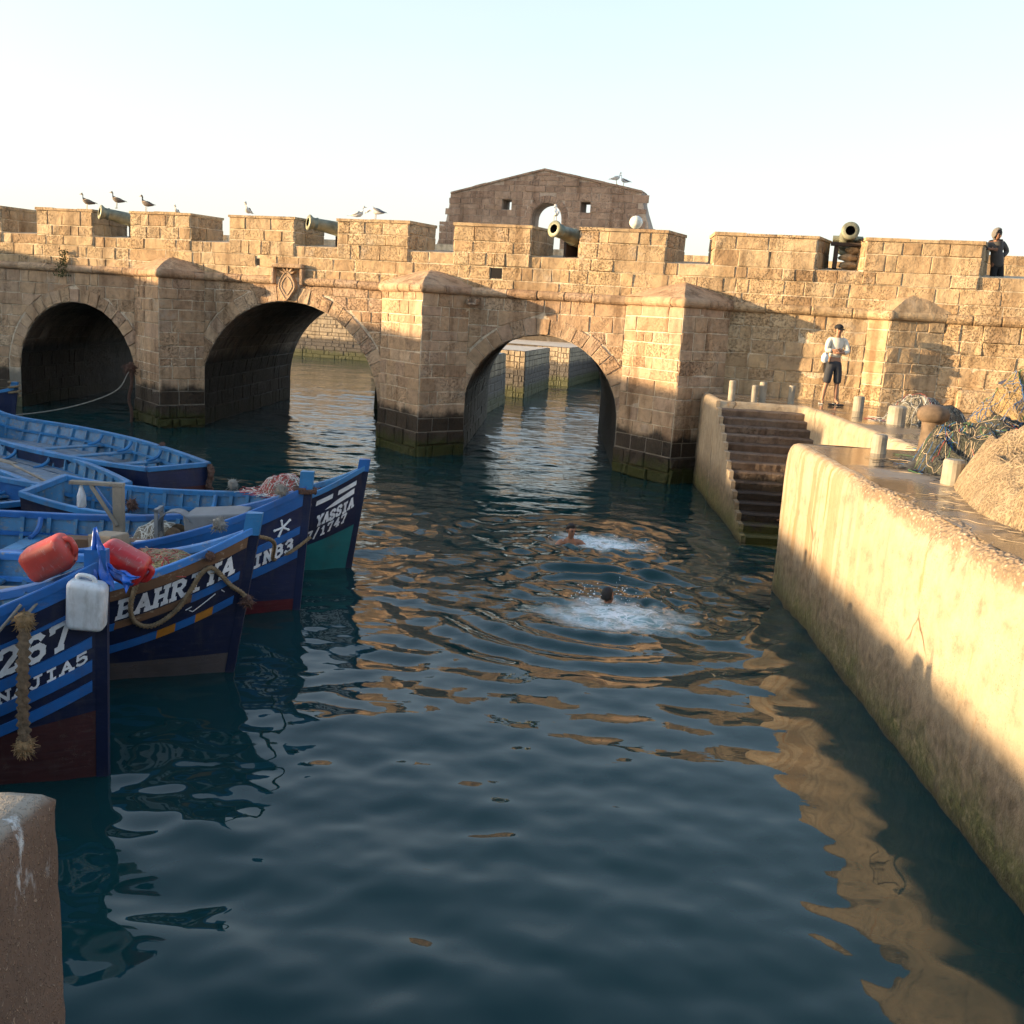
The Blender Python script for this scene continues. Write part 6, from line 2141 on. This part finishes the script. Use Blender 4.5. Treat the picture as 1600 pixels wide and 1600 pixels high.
def skin_obj(name, J, E, root, mat, parent, sub=2):
    """J: name -> (x, y, z, rx, ry); skeleton of joints grown with the Skin modifier"""
    names = list(J)
    me = bpy.data.meshes.new(name)
    me.from_pydata([J[n][:3] for n in names], [(names.index(a), names.index(b)) for a, b in E], [])
    o = bpy.data.objects.new(name, me)
    COL.objects.link(o)
    if parent is not None: o.parent = parent
    md = o.modifiers.new('skin', 'SKIN')
    md.use_smooth_shade = True
    md.branch_smoothing = 0.6
    sv = me.skin_vertices[0].data
    for i, n in enumerate(names):
        r = J[n][3:]
        sv[i].radius = (r[0], r[1] if len(r) > 1 else r[0])
        sv[i].use_root = (n == root)
    ss = o.modifiers.new('sub', 'SUBSURF')
    ss.levels = sub
    ss.render_levels = sub
    me.materials.append(mat)
    return o


def hand(J, E, wrist, w, d, side, k=1.0, curl=0.5):
    """palm and five fingers growing from a wrist joint; w position, d pointing direction, side = thumb direction"""
    w, d, s = Vector(w), Vector(d).normalized(), Vector(side).normalized()
    nrm = d.cross(s).normalized()
    pm = w + d * 0.05 * k
    J[wrist + 'palm'] = (*pm, 0.026 * k, 0.016 * k)
    E.append((wrist, wrist + 'palm'))
    for i, (off, L) in enumerate(((0.028, 0.070), (0.010, 0.082), (-0.008, 0.076), (-0.026, 0.058))):
        a = pm + d * 0.042 * k + s * off * k
        b = a + d * L * 0.5 * k + nrm * L * curl * 0.2 * k
        c = b + d * L * 0.35 * k + nrm * L * curl * 0.7 * k
        for q, p in (('a', a), ('b', b), ('c', c)): J[wrist + 'f%d' % i + q] = (*p, 0.0085 * k)
        E += [(wrist + 'palm', wrist + 'f%da' % i), (wrist + 'f%da' % i, wrist + 'f%db' % i), (wrist + 'f%db' % i, wrist + 'f%dc' % i)]
    a = w + d * 0.03 * k + s * 0.035 * k
    b = a + d * 0.035 * k + s * 0.018 * k + nrm * 0.01
    J[wrist + 't0'] = (*a, 0.011 * k); J[wrist + 't1'] = (*b, 0.009 * k)
    E += [(wrist + 'palm', wrist + 't0'), (wrist + 't0', wrist + 't1')]


def head_parts(parent, c, yawh, tilt=0.0, hair=HAIR, skin=SKIN, cap=None, hood=None, k=1.0):
    """hair cap, ears, nose, eyes, mouth round a head centred at c, facing local -y turned by yawh"""
    M = T(*c) @ RZ(yawh) @ RX(tilt)
    hv = blob(0.083 * k, 0.102 * k, 0.115 * k, 0.05, 3, 3, 3)
    V = []
    for p in hv[0]:
        q = Vector(p)
        # pull the face side in so the hair only covers crown and back
        if q.y < 0.0 and q.z < 0.062 * k: q *= 0.72
        if q.z < -0.045 * k: q *= 0.70
        V.append(tuple(q * 1.04))
    obj('hair', xf((V, hv[1]), M @ T(0, 0.008, 0.012)), hair, parent, smooth=True)
    obj('nose', xf(tube([(0, -0.086 * k, 0.012), (0, -0.104 * k, -0.014), (0, -0.088 * k, -0.022)], [0.008, 0.013, 0.007], 6), M), skin, parent, smooth=True)
    obj('mouth', xf(tube([(-0.022, -0.081 * k, -0.048), (0, -0.087 * k, -0.048), (0.022, -0.081 * k, -0.048)], [0.003, 0.006, 0.003], 6), M), plain('lip', (0.24, 0.09, 0.07), 0.5, 0.05), parent)
    for s in (-1, 1):
        obj('eye', xf(blob(0.013, 0.008, 0.008, 0, 0, 2), M @ T(s * 0.031, -0.082 * k, 0.010)), BLACK, parent, smooth=True)
        obj('eyebrow', xf(tube([(s * 0.016, -0.088 * k, 0.030), (s * 0.046, -0.079 * k, 0.030)], 0.005, 5), M), hair, parent)
        obj('ear', xf(blob(0.012, 0.02, 0.03, 0.1, 1, 2), M @ T(s * 0.078 * k, 0.008, -0.004)), skin, parent, smooth=True)


def head_joints(J, E, nk, c, tilt=(0, 0)):
    x, y, z = c
    J['jaw'] = (x, y - 0.022, z - 0.062, 0.054, 0.056)
    J['head'] = (x, y - 0.004, z + 0.002, 0.073, 0.086)
    J['crown'] = (x, y + 0.004, z + 0.066, 0.060, 0.072)
    E += [(nk, 'jaw'), ('jaw', 'head'), ('head', 'crown')]


# ---- man on the quay, arms folded
man = empty('person', (6.05, 22.25, ZQ), R(6), 'man in a cream shirt and dark knee-length trousers, arms folded, on the quay', 'person')
J = {'pelvis': (0, 0, 0.92, 0.135, 0.10), 'spine': (0, 0.0, 1.10, 0.125, 0.09), 'chest': (0, -0.005, 1.29, 0.15, 0.10), 'clav': (0, 0, 1.40, 0.10, 0.075), 'neck': (0, -0.01, 1.475, 0.05, 0.05),
     'shL': (0.17, 0, 1.40, 0.055, 0.055), 'elL': (0.235, -0.07, 1.145, 0.043, 0.043), 'wrL': (0.02, -0.195, 1.12, 0.029, 0.029),
     'shR': (-0.17, 0, 1.40, 0.055, 0.055), 'elR': (-0.235, -0.07, 1.15, 0.043, 0.043), 'wrR': (-0.03, -0.17, 1.185, 0.029, 0.029),
     'hipL': (0.085, 0, 0.86, 0.085, 0.09), 'knL': (0.105, -0.015, 0.48, 0.052, 0.055), 'caL': (0.115, 0.01, 0.33, 0.047, 0.05), 'anL': (0.125, 0.01, 0.09, 0.033, 0.036), 'toL': (0.145, -0.13, 0.028, 0.036, 0.022),
     'hipR': (-0.085, 0, 0.86, 0.085, 0.09), 'knR': (-0.125, -0.02, 0.48, 0.052, 0.055), 'caR': (-0.15, 0.005, 0.33, 0.047, 0.05), 'anR': (-0.175, 0.0, 0.09, 0.033, 0.036), 'toR': (-0.215, -0.13, 0.028, 0.036, 0.022)}
E = [('pelvis', 'spine'), ('spine', 'chest'), ('chest', 'clav'), ('clav', 'neck'), ('clav', 'shL'), ('shL', 'elL'), ('elL', 'wrL'), ('clav', 'shR'), ('shR', 'elR'), ('elR', 'wrR'), ('pelvis', 'hipL'), ('hipL', 'knL'), ('knL', 'caL'), ('caL', 'anL'), ('anL', 'toL'), ('pelvis', 'hipR'), ('hipR', 'knR'), ('knR', 'caR'), ('caR', 'anR'), ('anR', 'toR')]
hand(J, E, 'wrL', J['wrL'][:3], (-1, 0.25, 0.12), (0, -0.2, 1), 1.0, 0.4)
hand(J, E, 'wrR', J['wrR'][:3], (1, 0.3, -0.1), (0, -0.2, 1), 1.0, 0.4)
head_joints(J, E, 'neck', (0, -0.02, 1.60))
skin_obj('body', J, E, 'pelvis', SKIN, man)
head_parts(man, (0, -0.02, 1.60), R(-8))
capv = [p for p in blob(0.098, 0.112, 0.085, 0.02, 4, 3)[0]]
cf = blob(0.098, 0.112, 0.085, 0.02, 4, 3)
obj('cap', join(xf(([(x, y, max(z, -0.005)) for x, y, z in cf[0]], cf[1]), T(0, -0.012, 1.655)), xf(box(-0.07, 0.07, -0.2, -0.08, 0.0, 0.012, 0.005), T(0, -0.012, 1.652) @ RX(R(12)))), BLACK, man, smooth=True)
Js = {'waist': (0, 0, 0.99, 0.15, 0.115), 'spine': (0, 0, 1.12, 0.155, 0.118), 'chest': (0, -0.005, 1.29, 0.18, 0.125), 'clav': (0, 0, 1.41, 0.105, 0.085), 'shL': (0.175, 0, 1.395, 0.075, 0.075), 'elL': (0.238, -0.07, 1.15, 0.066, 0.066), 'cuL': (0.12, -0.14, 1.13, 0.052, 0.052), 'shR': (-0.175, 0, 1.395, 0.075, 0.075), 'elR': (-0.238, -0.07, 1.155, 0.066, 0.066), 'cuR': (-0.13, -0.125, 1.168, 0.052, 0.052)}
skin_obj('shirt', Js, [('waist', 'spine'), ('spine', 'chest'), ('chest', 'clav'), ('clav', 'shL'), ('shL', 'elL'), ('elL', 'cuL'), ('clav', 'shR'), ('shR', 'elR'), ('elR', 'cuR')], 'chest', SHIRT, man)
Jt = {'belt': (0, 0, 1.0, 0.148, 0.112), 'pelvis': (0, 0, 0.90, 0.155, 0.118), 'hipL': (0.09, 0, 0.82, 0.105, 0.11), 'mL': (0.105, -0.005, 0.62, 0.095, 0.10), 'knL': (0.112, -0.01, 0.44, 0.078, 0.082), 'hipR': (-0.09, 0, 0.82, 0.105, 0.11), 'mR': (-0.112, -0.01, 0.62, 0.095, 0.10), 'knR': (-0.13, -0.015, 0.44, 0.078, 0.082)}
skin_obj('trousers', Jt, [('belt', 'pelvis'), ('pelvis', 'hipL'), ('hipL', 'mL'), ('mL', 'knL'), ('pelvis', 'hipR'), ('hipR', 'mR'), ('mR', 'knR')], 'pelvis', SHORTS, man)
for s, (ax, tx) in ((1, (0.125, 0.15)), (-1, (-0.175, -0.222))):
    obj('sandal', xf(box(-0.045, 0.045, -0.19, 0.075, 0.0, 0.022, 0.008), T((ax + tx) / 2, 0.01, 0) @ RZ(math.atan2(tx - ax, 0.14) * 1.0)), LEATH, man)
    obj('strap', tube([((ax + tx) / 2 - 0.045, -0.08, 0.02), ((ax + tx) / 2, -0.085, 0.062), ((ax + tx) / 2 + 0.045, -0.08, 0.02)], 0.008, 6), BLACK, man)
bgw = obj('carried_bag', xf(blob(0.075, 0.06, 0.11, 0.25, 5, 3, 3), T(-0.26, -0.08, 1.0)), plain('white_plastic_bag', (0.7, 0.72, 0.74), 0.4, 0.08, 9, 0.5), None, smooth=True, loc=man.location)
bgw.rotation_euler = man.rotation_euler
tag(bgw, 'white plastic bag carried at the side of the man on the quay', 'bag')
sh_ = obj('discarded_sandals', join(box(-0.16, -0.03, -0.05, 0.05, 0, 0.05, 0.015), box(0.02, 0.17, -0.03, 0.06, 0, 0.045, 0.015)), BLACK, None, loc=(6.05, 21.75, ZQ))
tag(sh_, 'dark pair of sandals lying in front of the standing man', 'sandals')

# ---- hooded person leaning on the last merlon
hp = empty('person', bp(9.74, -0.75, 4.60), -BA + R(25), 'person in a grey hooded top leaning on the rightmost merlon', 'person')
hp.scale = (0.93, 0.93, 0.93)
hp.rotation_euler = (R(4), R(-7), hp.rotation_euler.z)
J = {'pelvis': (0.10, 0.05, 0.93, 0.13, 0.10), 'spine': (0.05, 0.02, 1.10, 0.12, 0.09), 'chest': (0.0, 0, 1.27, 0.145, 0.10), 'clav': (-0.02, -0.01, 1.37, 0.10, 0.075), 'neck': (-0.03, -0.04, 1.44, 0.05, 0.05),
     'shL': (0.15, 0.0, 1.37, 0.055, 0.055), 'elL': (0.31, 0.03, 1.15, 0.045, 0.045), 'wrL': (0.14, -0.02, 1.0, 0.03, 0.03), 'shR': (-0.19, -0.02, 1.36, 0.055, 0.055), 'elR': (-0.40, -0.10, 1.30, 0.045, 0.045), 'wrR': (-0.30, -0.26, 1.24, 0.03, 0.03),
     'hipL': (0.19, 0.05, 0.87, 0.085, 0.09), 'knL': (0.2, 0.03, 0.48, 0.055, 0.055), 'anL': (0.2, 0.05, 0.09, 0.036, 0.036), 'toL': (0.2, -0.1, 0.03, 0.036, 0.024),
     'hipR': (0.02, 0.05, 0.87, 0.085, 0.09), 'knR': (0.0, 0.02, 0.48, 0.055, 0.055), 'anR': (0.0, 0.05, 0.09, 0.036, 0.036), 'toR': (0.0, -0.1, 0.03, 0.036, 0.024)}
E = [('pelvis', 'spine'), ('spine', 'chest'), ('chest', 'clav'), ('clav', 'neck'), ('clav', 'shL'), ('shL', 'elL'), ('elL', 'wrL'), ('clav', 'shR'), ('shR', 'elR'), ('elR', 'wrR'), ('pelvis', 'hipL'), ('hipL', 'knL'), ('knL', 'anL'), ('anL', 'toL'), ('pelvis', 'hipR'), ('hipR', 'knR'), ('knR', 'anR'), ('anR', 'toR')]
hand(J, E, 'wrL', J['wrL'][:3], (-0.7, 0, -0.6), (0, -1, 0), 1.0)
hand(J, E, 'wrR', J['wrR'][:3], (0.9, -0.3, -0.1), (0, 0, 1), 1.0)
head_joints(J, E, 'neck', (-0.03, -0.07, 1.55))
skin_obj('body', J, E, 'pelvis', SKIN2, hp)
head_parts(hp, (-0.03, -0.07, 1.55), R(20), R(14), skin=SKIN2)
Js = {'hem': (0.09, 0.05, 0.78, 0.165, 0.135), 'low': (0.09, 0.05, 0.92, 0.17, 0.14), 'spine': (0.05, 0.02, 1.10, 0.17, 0.135), 'chest': (0.0, 0, 1.27, 0.18, 0.13), 'clav': (-0.02, -0.01, 1.38, 0.115, 0.095), 'shL': (0.155, 0.0, 1.37, 0.078, 0.078), 'elL': (0.315, 0.03, 1.15, 0.064, 0.064), 'cuL': (0.18, -0.01, 1.03, 0.048, 0.048), 'shR': (-0.195, -0.02, 1.36, 0.078, 0.078), 'elR': (-0.405, -0.10, 1.305, 0.064, 0.064), 'cuR': (-0.32, -0.23, 1.25, 0.048, 0.048)}
skin_obj('hooded_top', Js, [('hem', 'low'), ('low', 'spine'), ('spine', 'chest'), ('chest', 'clav'), ('clav', 'shL'), ('shL', 'elL'), ('elL', 'cuL'), ('clav', 'shR'), ('shR', 'elR'), ('elR', 'cuR')], 'chest', HOOD, hp)
hv = blob(0.115, 0.135, 0.15, 0.05, 6, 3, 2)
V = []
for p in hv[0]:
    q = Vector(p)
    if q.y < -0.05: q.y = -0.05 + (q.y + 0.05) * 0.15; 
    if q.y < -0.045 and abs(q.x) < 0.085 and -0.10 < q.z < 0.09: q.y = 0.04
    V.append(tuple(q))
obj('hood', xf((V, hv[1]), T(-0.025, -0.05, 1.57) @ RZ(R(20)) @ RX(R(14))), plain('pale_hood', (0.15, 0.135, 0.12), 0.9, 0.15, 16, 0.5), hp, smooth=True)
Jt = {'belt': (0.10, 0.05, 0.96, 0.14, 0.11), 'pelvis': (0.10, 0.05, 0.88, 0.145, 0.115), 'hL': (0.19, 0.05, 0.8, 0.10, 0.10), 'kL': (0.2, 0.035, 0.48, 0.075, 0.075), 'aL': (0.2, 0.05, 0.1, 0.06, 0.06), 'hR': (0.02, 0.05, 0.8, 0.10, 0.10), 'kR': (0.0, 0.03, 0.48, 0.075, 0.075), 'aR': (0.0, 0.05, 0.1, 0.06, 0.06)}
skin_obj('trousers', Jt, [('belt', 'pelvis'), ('pelvis', 'hL'), ('hL', 'kL'), ('kL', 'aL'), ('pelvis', 'hR'), ('hR', 'kR'), ('kR', 'aR')], 'pelvis', BLACK, hp)


# ---- swimmers
def swimmer(loc, rz, label, look, tilt, low=0.0, lean=0.0, arms=0):
    s = empty('person', (loc[0], loc[1], -1.26 - low), rz, label, 'person')
    J = {'pelvis': (0, 0.20 + lean, 0.78, 0.13, 0.10), 'spine': (0, 0.12 + lean * .6, 1.0, 0.125, 0.09), 'chest': (0, 0.04 + lean * .3, 1.2, 0.155, 0.10), 'clav': (0, 0.01, 1.32, 0.10, 0.075), 'neck': (0, -0.01, 1.40, 0.05, 0.05),
         'shL': (0.175, 0.01, 1.31, 0.058, 0.058), 'elL': (0.34, -0.10, 1.16, 0.043, 0.043), 'wrL': (0.26, -0.33, 1.13, 0.029, 0.029), 'shR': (-0.175, 0.01, 1.31, 0.058, 0.058), 'elR': (-0.34, -0.12, 1.16, 0.043, 0.043), 'wrR': (-0.30, -0.34, 1.13, 0.029, 0.029),
         'hipL': (0.09, 0.22 + lean, 0.72, 0.085, 0.085), 'knL': (0.14, 0.30 + lean, 0.34, 0.055, 0.055), 'anL': (0.12, 0.60 + lean, 0.2, 0.036, 0.036), 'toL': (0.12, 0.7 + lean, 0.14, 0.034, 0.022), 'hipR': (-0.09, 0.22 + lean, 0.72, 0.085, 0.085), 'knR': (-0.16, 0.22 + lean, 0.34, 0.055, 0.055), 'anR': (-0.14, 0.52 + lean, 0.16, 0.036, 0.036), 'toR': (-0.14, 0.62 + lean, 0.10, 0.034, 0.022)}
    if arms:
        J['shL'] = (0.175, 0.03, 1.33, 0.06, 0.06); J['elL'] = (0.36, 0.06, 1.20, 0.043, 0.043); J['wrL'] = (0.40, -0.16, 1.12, 0.029, 0.029)
    E = [('pelvis', 'spine'), ('spine', 'chest'), ('chest', 'clav'), ('clav', 'neck'), ('clav', 'shL'), ('shL', 'elL'), ('elL', 'wrL'), ('clav', 'shR'), ('shR', 'elR'), ('elR', 'wrR'), ('pelvis', 'hipL'), ('hipL', 'knL'), ('knL', 'anL'), ('anL', 'toL'), ('pelvis', 'hipR'), ('hipR', 'knR'), ('knR', 'anR'), ('anR', 'toR')]
    hand(J, E, 'wrL', J['wrL'][:3], (-0.2, -1, 0), (-1, 0, 0.2), 1.0)
    hand(J, E, 'wrR', J['wrR'][:3], (0.2, -1, 0), (1, 0, 0.2), 1.0)
    head_joints(J, E, 'neck', (0, -0.03, 1.515))
    skin_obj('body', J, E, 'pelvis', SKIN2, s)
    head_parts(s, (0, -0.03, 1.515), look, tilt, skin=SKIN2)
    Jt = {'belt': (0, 0.17 + lean, 0.86, 0.14, 0.11), 'pelvis': (0, 0.21 + lean, 0.76, 0.145, 0.112), 'hL': (0.10, 0.25 + lean, 0.58, 0.09, 0.09), 'hR': (-0.11, 0.23 + lean, 0.58, 0.09, 0.09)}
    skin_obj('swim_shorts', Jt, [('belt', 'pelvis'), ('pelvis', 'hL'), ('pelvis', 'hR')], 'pelvis', BLACK, s)
    return s


swimmer((SW1[0], SW1[1]), R(20), 'dark-haired swimmer upright in the water, face to the viewer, farther one', R(8), R(8), low=0.05)
swimmer((SW2[0], SW2[1]), R(115), 'dark-haired swimmer seen from behind in white splash, nearer one', R(30), R(-4), low=0.17, lean=0.25, arms=1)
swimmer((4.62, 17.6), R(-40), 'bather on the stairs almost hidden by the quay corner, only a bare arm in view', 0, 0, low=-0.5)

# splash: thrown droplets round the nearer swimmer, torn foam crests round both
rg = random.Random(77)
FOAM = G('splash_water', 0.25, (0.78, 0.82, 0.86), spec=0.5).m
parts = []
ico = blob(1, 1, 1, 0, 0, 1)
for i in range(90):
    a = rg.uniform(0, 6.283)
    rr = abs(rg.gauss(0, 0.26)) + 0.12
    x, y = SW2[0] + 0.02 + rr * math.cos(a) * 1.25, SW2[1] + 0.15 + rr * math.sin(a) * 0.75
    z = abs(rg.gauss(0, 0.09)) * math.exp(-rr * 0.8) * 1.6
    s = rg.uniform(0.003, 0.008)
    parts.append(xf(ico, T(x, y, z + 0.006) @ S3(s * rg.uniform(0.7, 2), s * rg.uniform(0.7, 1.6), s * rg.uniform(.8, 1.8))))
for i in range(40):
    a = rg.uniform(0, 6.283)
    rr = abs(rg.gauss(0, 0.4)) + 0.18
    x, y = SW1[0] + 0.45 + rr * math.cos(a) * 1.3, SW1[1] + 0.1 + rr * math.sin(a) * 0.6
    s = rg.uniform(0.003, 0.007)
    parts.append(xf(ico, T(x, y, abs(rg.gauss(0, 0.03)) + 0.008) @ S3(s * 2, s * 1.4, s)))
sp = obj('splash', join(*parts), FOAM)
tag(sp, 'white spray thrown up round the swimmers', None, kind='stuff')
